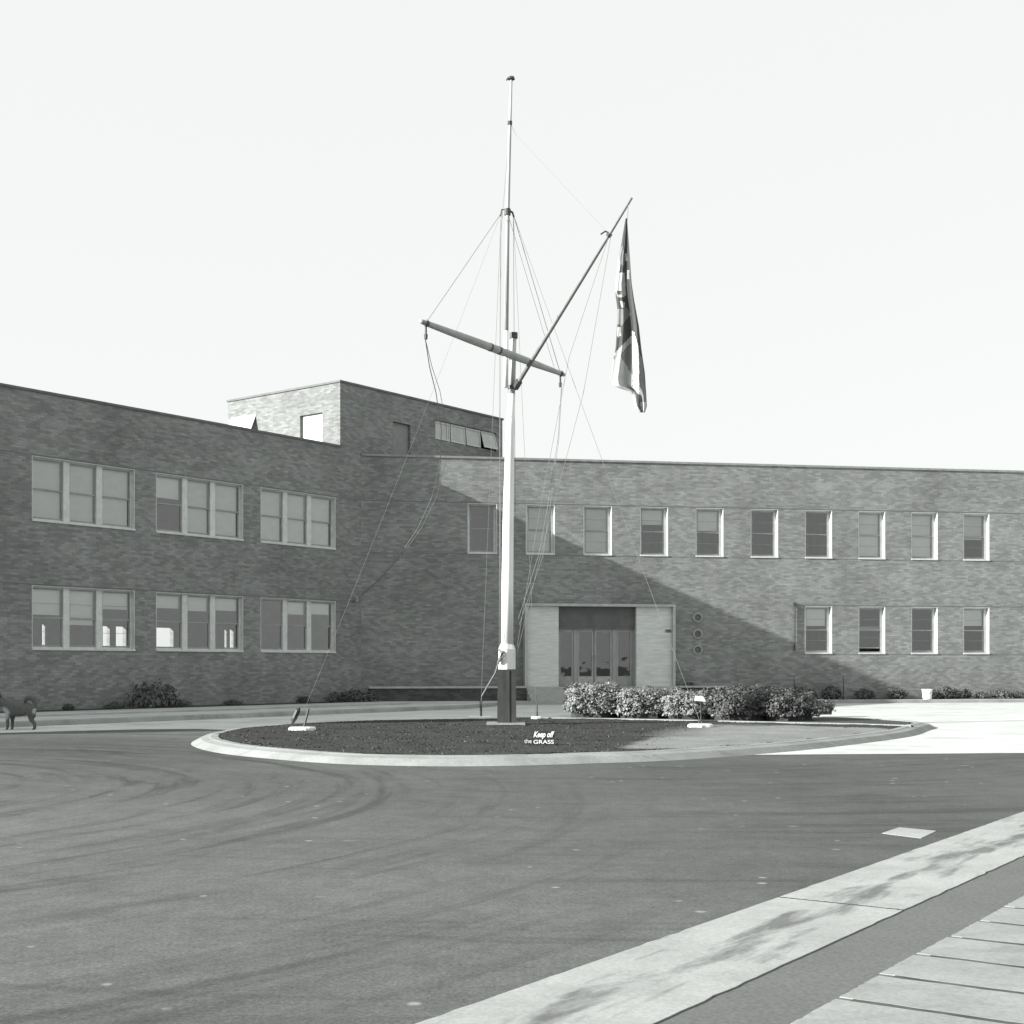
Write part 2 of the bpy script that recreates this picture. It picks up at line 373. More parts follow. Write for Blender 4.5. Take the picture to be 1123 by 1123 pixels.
inner = [p + Vector((q.x, q.y)) * 0.49 for p, q in zip(isl, nr)]
ZT = 0.118
o = poly('island_soil', inner, ZT - 0.055, M['soil'])
# bed / lawn border line
def inside(pt, pg):
    x, y = pt[0], pt[1]; c = False; j = len(pg) - 1
    for i in range(len(pg)):
        if ((pg[i][1] > y) != (pg[j][1] > y)) and x < (pg[j][0] - pg[i][0]) * (y - pg[i][1]) / (pg[j][1] - pg[i][1]) + pg[i][0]: c = not c
        j = i
    return c
edge = [gp(560, 787.0, .12), gp(660, 788.3, .12), gp(760, 790.3, .12), gp(860, 792.6, .12), gp(940, 794.2, .12), gp(1002, 796.2, .12)]
# lawn: wavy dense grid clipped to the island, gently uneven, dry mown patch as its own sheet
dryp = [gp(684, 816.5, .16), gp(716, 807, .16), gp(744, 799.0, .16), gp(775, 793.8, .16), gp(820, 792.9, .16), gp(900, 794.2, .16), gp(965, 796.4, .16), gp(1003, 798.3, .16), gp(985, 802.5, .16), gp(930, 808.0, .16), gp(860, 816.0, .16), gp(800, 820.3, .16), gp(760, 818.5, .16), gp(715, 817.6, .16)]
def back_y(x):
    if x <= edge[0].x: return 99
    for a, b in zip(edge, edge[1:]):
        if a.x <= x <= b.x: return a.y + (b.y - a.y) * (x - a.x) / (b.x - a.x)
    return edge[-1].y
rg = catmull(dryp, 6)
mb = MB(); st = 0.11; idx = {}
def vtx(i, j):
    if (i, j) not in idx:
        x, y = -6.5 + i * st, 17.5 + j * st
        idx[(i, j)] = len(mb.v); mb.v.append((x, y, ZT + 0.018 * noise.noise((x * 1.3, y * 1.3, 0)) + 0.012 * noise.noise((x * 5, y * 5, 1))))
    return idx[(i, j)]
def edge_dist_ok(x, y): return inside((x, y), inner)
for i in range(148):
    for j in range(142):
        x, y = -6.5 + (i + .5) * st, 17.5 + (j + .5) * st
        if edge_dist_ok(x, y) and y < back_y(x) - 0.02:
            mb.f.append((vtx(i, j), vtx(i + 1, j), vtx(i + 1, j + 1), vtx(i, j + 1))); mb.mi.append(0)
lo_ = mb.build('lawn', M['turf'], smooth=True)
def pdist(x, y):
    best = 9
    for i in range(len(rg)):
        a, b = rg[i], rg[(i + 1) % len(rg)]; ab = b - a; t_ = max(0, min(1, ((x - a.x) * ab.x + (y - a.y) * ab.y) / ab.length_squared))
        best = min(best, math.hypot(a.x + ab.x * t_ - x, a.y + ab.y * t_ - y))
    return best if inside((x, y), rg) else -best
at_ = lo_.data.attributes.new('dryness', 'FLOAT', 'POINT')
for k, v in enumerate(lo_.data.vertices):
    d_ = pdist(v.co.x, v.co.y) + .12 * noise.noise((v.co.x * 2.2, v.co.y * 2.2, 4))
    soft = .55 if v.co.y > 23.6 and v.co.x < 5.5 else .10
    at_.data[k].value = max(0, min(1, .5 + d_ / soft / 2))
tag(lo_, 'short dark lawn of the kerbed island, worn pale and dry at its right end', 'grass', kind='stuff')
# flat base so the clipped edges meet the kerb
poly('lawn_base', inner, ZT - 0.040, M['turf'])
mb = MB(); kerb_run(mb, [Vector((p.x, p.y)) for p in edge[::-1]], 0.12, 0.142, z0=0.08)
tag(mb.build('bed_edging', M['kerb']), kind='structure')
bedp = [(p.x, p.y) for p in edge] + [(p.x, p.y) for p in inner[::-1] if p.x > edge[0].x and p.y > back_y(min(p.x, edge[-1].x)) + .05]
poly('bed_soil', bedp, ZT - .012, M['soil'])
# blades
mb = MB(); rnd = random.Random(3); cnt = 0
while cnt < 9000:
    x, y = rnd.uniform(-6, 9.3), rnd.uniform(18.2, 31.5)
    if not inside((x, y), inner) or y > back_y(x) - .08: continue
    d_ = pdist(x, y) if x > 1 else -1
    if rnd.random() < min(1, max(0, .5 + d_ / .8)): continue
    cnt += 1; h = rnd.uniform(.008, .02); a = rnd.uniform(0, 6.28); w_ = rnd.uniform(.008, .02); l = Vector((math.cos(a), math.sin(a), 0)) * w_
    q = Vector((x, y, ZT - .01)); tip = q + Vector((rnd.uniform(-.02, .02), rnd.uniform(-.02, .02), h + .012))
    mb.face([q - l, q + l, tip])
M['blade'] = leaf('grass_blade', 0.018, 0.030, 2)
tag(mb.build('grass', M['blade']), 'short grass blades standing up over the dark island lawn', 'grass', kind='stuff')

# ---- foreground gutter strip and slab path
def strip(name, a, b, w, mat, z, t0, t1, cuts=0, gap=0.02, jit=0.0, seed=1, stretch=None):
    d = (Vector(b) - Vector(a)).normalized(); nn = Vector((d.y, -d.x, 0)); mb = MB(); rr = random.Random(seed)
    L_ = (t1 - t0); ns = max(1, cuts); 
    for k in range(ns):
        s0 = t0 + L_ * k / ns + gap / 2; s1 = t0 + L_ * (k + 1) / ns - gap / 2; e = rr.uniform(-jit, jit); e2 = rr.uniform(-jit, jit) * .3
        A = Vector(a)
        q = []; m_ = 14 if ns > 20 else 60
        for i in range(m_ + 1): q.append(A + d * (s0 + (s1 - s0) * i / m_) + nn * (e + w + .012 * noise.noise((k * 3.1 + i * .9, 0, 1))))
        for i in range(1, m_): q.append(A + d * (s1 + .010 * noise.noise((k * 5.1, i * .8, 2))) + nn * (e + w * (1 - i / m_)))
        for i in range(m_ + 1): q.append(A + d * (s1 - (s1 - s0) * i / m_) + nn * (e + .012 * noise.noise((k * 3.1 - i * .9, 4, 3))))
        for i in range(1, m_): q.append(A + d * (s0 + .010 * noise.noise((k * 4.3, i * .8, 6))) + nn * (e + w * i / m_))
        j0 = len(mb.v); mb.v += [(p.x, p.y, z - .0045) for p in q] + [(p.x, p.y, z) for p in q]; nq = len(q)
        for i in range(nq): mb.f.append((j0 + i, j0 + (i + 1) % nq, j0 + nq + (i + 1) % nq, j0 + nq + i)); mb.mi.append(0)
        mb.f.append(tuple(j0 + nq + i for i in range(nq))); mb.mi.append(0)
    return tag(mb.build(name, mat), kind='structure')
n = NT('gutter_concrete_worn', 0.85, 0.25)
ga, gb = gp(557, 1090), gp(1123, 891)
gd = (gb - ga).normalized(); rot = math.atan2(gd.y, gd.x)
w = n.coord('World', (1, 1, 1))
# along / across coordinates of the gutter
sx = n.n.new('ShaderNodeSeparateXYZ'); n.l.new(w, sx.inputs[0])
rx = n.math('SUBTRACT', sx.outputs[0], ga.x); ry = n.math('SUBTRACT', sx.outputs[1], ga.y)
al = n.math('ADD', n.math('MULTIPLY', rx, gd.x), n.math('MULTIPLY', ry, gd.y))
ac = n.math('SUBTRACT', n.math('MULTIPLY', rx, gd.y), n.math('MULTIPLY', ry, gd.x))
cb = n.n.new('ShaderNodeCombineXYZ'); n.l.new(n.math('MULTIPLY', al, 0.55), cb.inputs[0]); n.l.new(n.math('MULTIPLY', ac, 2.6), cb.inputs[1])
stn = n.noise(cb.outputs[0], 2.0, 5, 0.6, 0.3)
mid_ = n.ramp(n.math('ABSOLUTE', n.math('SUBTRACT', ac, 0.36)), [(0.02, 0.17), (0.26, 0.0)])
g2 = n.ramp(n.math('ADD', stn, mid_), [(0.59, 1.0), (0.74, 0.42)])
fine = n.noise(w, 50, 3); soft = n.noise(w, 2.2, 5)
c = n.scalecol(n.ramp(soft, [(0.3, 0), (0.7, 1)]), 0.30, 0.40)
c = mul(n, mul(n, c, g2), n.ramp(fine, [(0.3, .86), (0.7, 1.12)])); n.color(c); n.bump(fine, .25, .004); M['gutter'] = n.m
strip('gutter_strip', ga, gb, 0.73, M['gutter'], 0.010, -8.92, 26.12, 6, 0.035)
sa = gp(965, 1071); strip('paving_slabs', sa, sa + gd, 1.5, M['slab'], 0.010, -4.0, 14.0, 36, 0.045, 0.008, 5)
poly('gutter_joints', [ga - gd * 6 + Vector((gd.y, -gd.x, 0)) * .004, ga - gd * 6 + Vector((gd.y, -gd.x, 0)) * .725, ga + gd * 26 + Vector((gd.y, -gd.x, 0)) * .725, ga + gd * 26 + Vector((gd.y, -gd.x, 0)) * .004], 0.009, M['soil'])
poly('slab_joints', [sa - gd * 3.9 + Vector((gd.y, -gd.x, 0)) * .06, sa - gd * 3.9 + Vector((gd.y, -gd.x, 0)) * 1.4, sa + gd * 14.9 + Vector((gd.y, -gd.x, 0)) * 1.4, sa + gd * 14.9 + Vector((gd.y, -gd.x, 0)) * .06], 0.009, M['joint'])
# lighter joint asphalt between the gutter and the slabs
n = NT('pale_asphalt', 0.9, 0.2); w = n.coord('World'); n.color(mul(n, n.scalecol(n.noise(w, 1.5, 5), 0.115, 0.16), n.ramp(n.noise(w, 45, 3), [(0.25, .75), (0.75, 1.25)]))); M['asphalt_pale'] = n.m
nn = Vector((gd.y, -gd.x, 0))
poly('asphalt_verge', [ga - gd * 6 + nn * .7, ga - gd * 6 + nn * 8, ga + gd * 26 + nn * 8, ga + gd * 26 + nn * .7], 0.004, M['asphalt_pale'])
# concrete drain cover by the gutter
q = [gp(967, 914), gp(986, 907.5), gp(1027, 911.5), gp(1010, 919.5)]
mb = MB(); mb.hexa([(p.x, p.y, -0.01) for p in q] + [(p.x, p.y, 0.003) for p in q]); 
tag(mb.build('drain_cover', M['gutter'], origin=tuple(q[0])), 'pale concrete drain cover in the asphalt beside the gutter strip', 'drain cover')

# ================================================================== the building
BO = tuple(CO)
B = thing('office_building', 'two storey dark brick office building with two angled wings and a rooftop room', 'building', BO)
def part(mb, name, mat, parent=None, **k):
    return mb.build(name, mat, parent or B, BO, **k)
LC = [-11.24, -7.08, -2.95]; LW = 1.70
RC = [4.29 + 2.1 * k for k in range(10)]; RW = 0.53
lholes = [(c - LW, c + LW, *z) for c in LC for z in (UP, LO)]
rholes = [(c - RW, c + RW, *UP) for c in RC] + [(c - RW, c + RW, *LO) for c in RC[6:]]
# beyond the frame the right wing simply carries on with the same windows
far = [RC[-1] + 2.1 * k for k in range(1, 3)]
PT0, PT1 = 5.80, 11.20                # portal
DR0, DR1, DZ0, DZ1 = ton(610.5, CO, Rd), ton(696.5, CO, Rd), 0.62, 3.36
rholes += [(DR0, DR1, DZ0, DZ1)]
mb = MB(); WL.sheet(mb, -34, 0, 0, ZL, lholes)
def rear(px): return ton(px, CO - Ln * 7.5, Ld)
WL.sheet(mb, -34, 14, 0.15, ZL - .4, [(rear(a), rear(b), 1.55, 2.75) for a, b in ((46, 51), (112.5, 120.5), (127, 138), (171, 190), (230, 236.5), (246, 250), (252, 257))], d=-7.5, flip=True)
part(mb, 'wall', M['brick'])
mb = MB(); WR.sheet(mb, 0, 62, 0, ZR, rholes, depth=.29); mb2 = mb
# end and back walls of both wings
def vwall(mb, a, b, z0, z1): mb.face([(a.x, a.y, z0), (b.x, b.y, z0), (b.x, b.y, z1), (a.x, a.y, z1)])
vwall(mb, WR.P(62, 0, 0), WR.P(62, -11, 0), 0, ZR); vwall(mb, WR.P(62, -11, 0), WR.P(6, -11, 0), 0, ZR)
part(mb, 'wall', M['brick'])
# interior: floors, partitions, ceilings
mb = MB()
for W_, t0, t1, dp, zt in ((WL, -33.9, -0.3, 7.4, ZL), (WR, 0.6, 61.9, 6.0, ZR)):
    W_.box(mb, t0, t1, -dp, -0.30, 0.1 if W_ is WL else 0.3, 0.14 if W_ is WL else 0.6)
    W_.box(mb, t0, t1, -dp, -0.30, 4.15, 4.4)
    W_.box(mb, t0, t1, -dp, -0.30, zt - .75, zt - .6)
WR.box(mb, 0.6, 61.9, -6.2, -6.0, 0.3, ZR - .6)
WL.box(mb, -33.9, -.3, -6.2, -6.0, 4.4, ZL - .6)
for t in (-14, -9.15, -5.0): WL.box(mb, t, t + .12, -5.9, -0.3, 4.4, ZL - .75)
for t in (5.4, 11.6, 17.9, 24.4, 33, 45): WR.box(mb, t, t + .12, -5.9, -0.3, .6, ZR - .75)
WL.sheet(mb, -33.9, 13.9, .15, 4.1, [(rear(a) - .0, rear(b) + .0, 1.5, 2.8) for a, b in ((46, 51), (112.5, 120.5), (127, 138), (171, 190), (230, 236.5), (246, 250), (252, 257))], d=-7.49, depth=.004)
part(mb, 'interior_wall', M['interior'])
mb = MB(); WL.box(mb, -34, 0, -7.9, -.25, ZL - .45, ZL - .3); WR.box(mb, 0, 62, -11, -.25, ZR - .45, ZR - .3)
part(mb, 'roof', M['roof'])
mb = MB(); WL.box(mb, -34, ton(373.5, CO, Ld), -.28, .035, ZL, ZL + .07); WL.box(mb, -34.1, -33.9, -7.9, -.3, ZL - .1, ZL + .06)
part(mb, 'coping', M['coping'])
mb = MB(); WR.box(mb, 0.02, 62.05, -.28, .04, ZR, ZR + .075); part(mb, 'coping', simple('concrete_coping', 0.20, 0.30, 4, .7))
# steel lintel / sill lines that run along the right wing, soldier joints
mb = MB(); WR.box(mb, .02, 62, 0, .006, UP[1] + .012, UP[1] + .04); WR.box(mb, 0.02, 62, 0, .005, UP[0] - .04, UP[0] - .02)
WR.box(mb, 15.9, 62, 0, .006, LO[1] + .012, LO[1] + .04); WR.box(mb, 16.2, 62, 0, .005, LO[0] - .04, LO[0] - .02)
WL.box(mb, -34, -.02, 0, .006, UP[1] + .015, UP[1] + .04); WL.box(mb, -34, -.02, 0, .006, LO[1] + .015, LO[1] + .04)
part(mb, 'lintel_line', simple('angle_iron', .12, .17, 5))

def window(W_, t0, t1, z0, z1, bays, blinds, open_=None, Q=0.0, bars=True, wmat='white'):
    """frame (lining + mullions + sill) with sashes, panes, blinds as children; blinds: list of (fraction, material) per bay"""
    mb = MB(); m = M[wmat]
    # thin lining of the reveal, then box frame
    for (a, b, c, e) in ((t0 + .002, t0 + .022, z0, z1), (t1 - .022, t1 - .002, z0, z1)): W_.box(mb, a, b, -.13 - Q, -.004, c + .03, e - .002)
    W_.box(mb, t0 + .023, t1 - .023, -.13 - Q, -.006, z1 - .022, z1 - .003)
    W_.box(mb, t0 - .0, t1 + .0, -.128 - Q, .03, z0 - .02, z0 + .03)
    fw = .10 if bays == 1 else .07
    W_.box(mb, t0 + .003, t0 + fw, -.199 - Q, -.131 - Q, z0 + .031, z1 - .004); W_.box(mb, t1 - fw, t1 - .003, -.199 - Q, -.131 - Q, z0 + .031, z1 - .004)
    W_.box(mb, t0 + fw, t1 - fw, -.198 - Q, -.132 - Q, z1 - .06, z1 - .005); W_.box(mb, t0 + fw, t1 - fw, -.198 - Q, -.132 - Q, z0 + .031, z0 + .075)
    bw_ = (t1 - t0 - 2 * fw) / bays; mul_ = .20
    if bays > 1:
        for k in range(1, bays):
            c = t0 + fw + bw_ * k; W_.box(mb, c - mul_ / 2, c + mul_ / 2, -.197 - Q, -.10 - Q, z0 + .031, z1 - .023)
    f = part(mb, 'window', m)
    sash, pane, bl = MB(), MB(), {}
    zm = (z0 + z1) / 2
    for k in range(bays):
        a = t0 + fw + bw_ * k + (mul_ / 2 if k else 0) + .004; b = t0 + fw + bw_ * (k + 1) - (mul_ / 2 if k < bays - 1 else 0) - .004
        zb, ztp = z0 + .078, z1 - .063; r = .035
        lift = open_[k] if open_ else 0
        for lo_, hi_, s0, s1 in ((zm - .02, ztp, -.155 - Q, -.135 - Q), (zb + lift, zm + .02 + lift, -.185 - Q, -.160 - Q)):
            W_.box(sash, a, a + r, s0, s1, lo_, hi_); W_.box(sash, b - r, b, s0, s1, lo_, hi_)
            W_.box(sash, a + r, b - r, s0, s1, hi_ - .04, hi_); W_.box(sash, a + r, b - r, s0, s1, lo_, lo_ + .045)
            if bars: mm = (lo_ + hi_) / 2; W_.box(sash, a + r, b - r, s0 + .004, s1 - .004, mm - .005, mm + .005)
            sm = (s0 + s1) / 2
            pane.face([W_.P(a + r, sm, lo_ + .04), W_.P(b - r, sm, lo_ + .04), W_.P(b - r, sm, hi_ - .04), W_.P(a + r, sm, hi_ - .04)])
        fr_, mt = blinds[k]
        if fr_ > 0:
            x = bl.setdefault(mt, MB()); h = (ztp - zb) * fr_
            W_.box(x, a + .03, b - .03, -.235 - Q, -.232 - Q, ztp - h, ztp); W_.box(x, a + .03, b - .03, -.243 - Q, -.228 - Q, ztp - h - .02, ztp - h)
    part(sash, 'sash', M['sash'], f)
    part(pane, 'pane', M['glass'], f)
    for mt, x in bl.items(): part(x, 'blind', M[mt], f)
    return f
g_, b_ = 'blind_grey', 'blind'
lb_up = [[(.97, g_), (.97, g_), (.97, g_)], [(.38, b_), (.97, g_), (.97, g_)], [(.97, g_), (.97, g_), (.97, g_)]]
lb_lo = [[(.44, b_), (.60, b_), (.30, b_)], [(.24, b_), (.27, b_), (.24, b_)], [(0, b_), (.26, b_), (.24, b_)]]
for i, c in enumerate(LC):
    window(WL, c - LW, c + LW, *UP, 3, lb_up[i], bars=False); window(WL, c - LW, c + LW, *LO, 3, lb_lo[i], bars=i == 0)
rb = [(0, b_), (.96, g_), (0.96, 'blind_grey'), (.33, b_), (.45, b_), (0, b_), (0, b_), (.97, b_), (.97, b_), (.55, g_)]
for i, c in enumerate(RC): window(WR, c - RW, c + RW, *UP, 1, [rb[i]], Q=.09)
for i, (c, x) in enumerate(zip(RC[6:], [(.40, b_), (0, b_), (0, b_), (.38, b_)])): window(WR, c - RW, c + RW, *LO, 1, [x], open_=[.12 if i == 1 else 0], Q=.09)

# ---- portal
mb = MB()
T0, T1 = ton(573.5, CO, Rd), ton(737.5, CO, Rd)
WR.box(mb, T0, T1, .002, .42, 3.47, 3.56); WR.box(mb, T0, T0 + .10, .002, .40, .60, 3.468); WR.box(mb, T1 - .10, T1, .002, .40, .60, 3.468)
part(mb, 'portal_frame', simple('portal_trim', .34, .46, 4, .7))
for a, b in ((T0 + .102, DR0 + .02), (DR1 - .02, T1 - .102)):
    mb = MB(); WR.box(mb, a, b, .002, .26, .60, 3.466)
    o = part(mb, 'pillar', M['stone'])
mb = MB(); WR.box(mb, DR0 + .021, DR1 - .021, -.16, .05, 2.74, 3.465); WR.box(mb, DR0 + .02, DR1 - .02, .051, .075, 2.70, 2.738)
part(mb, 'transom', M['transom'])
mb = MB(); WR.box(mb, DR0, DR1, -6, 0.0, .55, .598); part(mb, 'hall_floor', M['interior'])
zs0, zs1 = .66, 2.70
def ppx(px): return ton(px, CO, Rd)
door_x = [(613, 631.5, 0), (633.5, 651.6, 1), (652.1, 672, 2), (676, 694, 0)]
mb = MB()
for a, b in ((610.6, 613), (629.5, 633.5), (672, 676), (693.8, 696.4)): WR.box(mb, ppx(a), ppx(b), -.16, -.04, .60, 2.735)
WR.box(mb, ppx(613), ppx(693.8), -.16, -.04, 2.66, 2.735); part(mb, 'door_frame', M['door_wood'])
for a, b, kind in door_x:
    a, b = ppx(a) + .004, ppx(b) - .004; mb = MB(); r = .075
    if kind == 0: a, b = ppx(door_x[0][0]) + .004 if a < 8 else ppx(676) + .004, ppx(629.5) - .004 if a < 8 else ppx(693.8) - .004
    if kind == 2: b = ppx(672) - .004
    for x0, x1, y0, y1 in ((a, a + r, .62, 2.655), (b - r, b, .62, 2.655), (a + r, b - r, 2.56, 2.655), (a + r, b - r, .62, .97)): WR.box(mb, x0, x1, -.13, -.07, y0, y1)
    d_ = part(mb, 'door' if kind else 'sidelight', M['door_wood'])
    mb = MB(); mb.face([WR.P(a + r, -.10, .97), WR.P(b - r, -.10, .97), WR.P(b - r, -.10, 2.56), WR.P(a + r, -.10, 2.56)]); part(mb, 'pane', M['glass'], d_)
    if kind:
        mb = MB(); WR.box(mb, a + .03, b - .03, -.069, -.062, .66, .95); part(mb, 'kick_plate', M['kick'], d_)
        hx = b - .04 if kind == 1 else a + .04
        mb = MB(); mb.tube([WR.P(hx, -.068, 1.72), WR.P(hx, -.02, 1.72), WR.P(hx, -.02, 1.50), WR.P(hx, -.068, 1.50)], .014, 6); WR.box(mb, hx - .03, hx + .03, -.069, -.06, 1.45, 1.78)
        part(mb, 'handle', M['kick'], d_)
# name plate on right pillar
mb = MB(); WR.box(mb, T1 - .36, T1 - .13, .262, .275, 2.55, 2.66); part(mb, 'name_plate', M['transom'])
# ring lights
for z in (3.13 - .02, 2.51, 1.93):
    mb = MB(); c = 12.23; R0, R1 = .12, .19
    for k in range(24):
        w0, w1 = 2 * math.pi * k / 24, 2 * math.pi * (k + 1) / 24
        def rp(R_, w_, d_): return WR.P(c + R_ * math.cos(w_), d_, z + R_ * math.sin(w_))
        mb.face([rp(R0, w0, .05), rp(R1, w0, .035), rp(R1, w1, .035), rp(R0, w1, .05)]); mb.face([rp(R1, w0, .035), rp(R1, w0, 0), rp(R1, w1, 0), rp(R1, w1, .035)])
        mb.face([rp(R0, w0, .004), rp(R0, w0, .05), rp(R0, w1, .05), rp(R0, w1, .004)])
    f = part(mb, 'ring_vent', simple('vent_ring', .22, .30, 5))
    mb = MB(); mb.face([rp(R0 + .01, 2 * math.pi * k / 24, .006) for k in range(24)]); part(mb, 'vent_glass', M['transom'], f)
# downpipe
mb = MB(); t = ton(871, CO, Rd); mb.tube([WR.P(t, .05, 3.6), WR.P(t, .05, 1.9)], .03, 8); WR.box(mb, t - .05, t + .05, .003, .08, 3.55, 3.68); part(mb, 'downpipe', M['dark'])

# ---- rooftop room, flush with the left wing's front wall
pt0 = ton(373, CO, Ld); pt1 = ton(551, CO, Ld)
pdoor = (ton(431, CO, Ld), ton(450, CO, Ld), 9.0, 10.62); 
def zat(px, py, W_=WL):
    t_ = ton(px, CO, W_.D); p = W_.P(t_, 0, 0); return EYE + (HY - py) / FPX * p.y
prib = (ton(477.5, CO, Ld), ton(544, CO, Ld), 9.98, 10.94)
print('door z', zat(440, 464), zat(440, 498), 'ribbon', zat(477.5, 460), zat(477.5, 484), zat(544, 475), zat(544, 494))
prib = (prib[0], prib[1], (zat(477.5, 484) + zat(544, 494)) / 2, (zat(477.5, 460) + zat(544, 475)) / 2)
pdoor = (pdoor[0], pdoor[1], 8.75, zat(440, 464))
mb = MB(); WL.sheet(mb, pt0, 0, ZL, ZP, (), 0); WL.sheet(mb, 0, pt1, ZR - .3, ZP, [pdoor, prib], 0, .16)
# left face
PL = Wall(WL.P(pt0, 0, 0), -Ln, -Ld)
def tpl(px): return ton(px, PL.O, PL.D)
PL_len = tpl(250)
sz = lambda px, py: EYE + (HY - py) / FPX * (PL.O + PL.D * tpl(px)).y
lopen = (tpl(353.5), tpl(329), 8.5, sz(329, 456)); lwin = (tpl(281), tpl(252.5), 8.9, sz(281, 453.5))
lo1 = (min(lopen[:2]), max(lopen[:2]), 8.62, lopen[3]); lw1 = (min(lwin[:2]), max(lwin[:2]), 9.35, lwin[3])
PL.sheet(mb, 0, PL_len, 8.5, ZP, [lo1, lw1], 0, .16)
vwall(mb, PL.P(PL_len, 0, 0), PL.P(PL_len, -(pt1 - pt0), 0), 8.5, ZP); vwall(mb, WL.P(pt1, 0, 0), WL.P(pt1, -PL_len, 0), 8.4, ZP)
rm = part(mb, 'rooftop_room', M['brick'])
mb = MB(); WL.box(mb, pt0 + .01, pt1 - .01, -PL_len + .01, -.01, ZP - .15, ZP - .02); part(mb, 'roof', M['roof'], rm)
mb = MB(); WL.box(mb, pt0 - .04, pt1 + .04, -PL_len - .04, .04, ZP, ZP + .07); part(mb, 'coping', M['coping'], rm)
mb = MB(); WL.box(mb, pdoor[0] + .003, pdoor[1] - .003, -.15, -.11, pdoor[2] + .003, pdoor[3] - .003); part(mb, 'door', simple('grey_door', .22, .28, 3), rm)
mb = MB(); PL.box(mb, lo1[0] + .003, lo1[1] - .003, -.15, -.11, lo1[2] + .003, lo1[3] - .003); part(mb, 'door', M['render_white'], rm)
# ribbon window of four casements, the last one ajar
mb = MB(); a0, a1, z0, z1 = prib; fw = .05
WL.box(mb, a0 + .003, a1 - .003, -.15, -.09, z0 + .003, z0 + fw); WL.box(mb, a0 + .003, a1 - .003, -.15, -.09, z1 - fw, z1 - .003)
bwid = (a1 - a0) / 4
for k in range(5):
    c = min(max(a0 + bwid * k, a0 + .03), a1 - .03); WL.box(mb, c - .027, c + .027, -.149, -.091, z0 + fw, z1 - fw)
fr_ = part(mb, 'window', M['white'], rm)
mb = MB(); gm = MB()
def casement(W_, mb, gm, a, b, z0, z1, ang, hinge, d=-.08):
    """top hung sash pushed out at the foot by ang"""
    o_ = lambda h: d + math.sin(ang) * h; zz = lambda h: z1 - math.cos(ang) * h; H_ = z1 - z0
    def slab(mbb, ta, tb, h0, h1, th):
        q = [W_.P(ta, o_(h0), zz(h0)), W_.P(tb, o_(h0), zz(h0)), W_.P(tb, o_(h1), zz(h1)), W_.P(ta, o_(h1), zz(h1))]
        ofs = (W_.N * math.cos(ang) + Vector((0, 0, math.sin(ang)))) * th
        mbb.hexa([tuple(p) for p in q] + [tuple(p + ofs) for p in q])
    slab(mb, a, a + .05, 0, H_, .03); slab(mb, b - .05, b, 0, H_, .03); slab(mb, a + .05, b - .05, 0, .05, .03); slab(mb, a + .05, b - .05, H_ - .05, H_, .03)
    slab(gm, a + .05, b - .05, .05, H_ - .05, .006)
for k in range(4): casement(WL, mb, gm, a0 + bwid * k + .03, a0 + bwid * (k + 1) - .03, z0 + .04, z1 - .04, (.04, .05, .08, .28)[k], 0)
part(mb, 'casement', M['white'], rm); part(gm, 'frosted_pane', simple('frosted_glass', .38, .5, 3, .25, .6), rm)
mb, gm = MB(), MB(); casement(PL, mb, gm, lw1[0] + .03, lw1[1] - .03, lw1[2], lw1[3], .42, 0, -.05)
part(mb, 'casement', M['mast_white'], rm); part(gm, 'frosted_pane', M['render_white'], rm)
mb = MB(); PL.box(mb, lw1[0] + .004, lw1[1] - .004, -.15, -.12, lw1[2], lw1[3] - .004); part(mb, 'backing', M['interior'], rm)

# ---- entrance steps and planter walls
SO = tuple(WR.P(8.5, 1, 0))
mb = MB()
for k in range(4):
    z = .12 + .12 * (k + 1); dd = 1.72 - .30 * k
    WR.box(mb, T0 - .02, T1 + .02, .005 if k == 3 else dd - .31, dd, .0, z)
st_ = mb.build('entrance_steps', simple('step_stone', .32, .42, 4, .8, .2, (1, 1, 4)), origin=SO); tag(st_, 'low wide brick steps leading up to the entrance doors', 'steps')
pl0, pl1 = ton(386, CO, Rd) + .1, T0 - .03
for a, b, lab in ((.25, pl1, 'long low brick planter wall with pale coping left of the entrance'), (T1 + .03, T1 + 1.75, 'short low brick planter wall with pale coping right of the entrance')):
    o_ = tuple(WR.P(a, 1, 0)); p_ = thing('planter', lab, 'planter', o_)
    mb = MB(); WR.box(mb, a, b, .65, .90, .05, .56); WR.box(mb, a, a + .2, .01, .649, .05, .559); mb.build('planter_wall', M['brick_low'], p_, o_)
    mb = MB(); WR.box(mb, a - .03, b + .01, .60, .94, .562, .63); mb.build('coping', M['coping_pale'], p_, o_)
    mb = MB(); WR.box(mb, a + .21, b - .01, .01, .645, .1, .50); mb.build('soil', M['soil'], p_, o_)

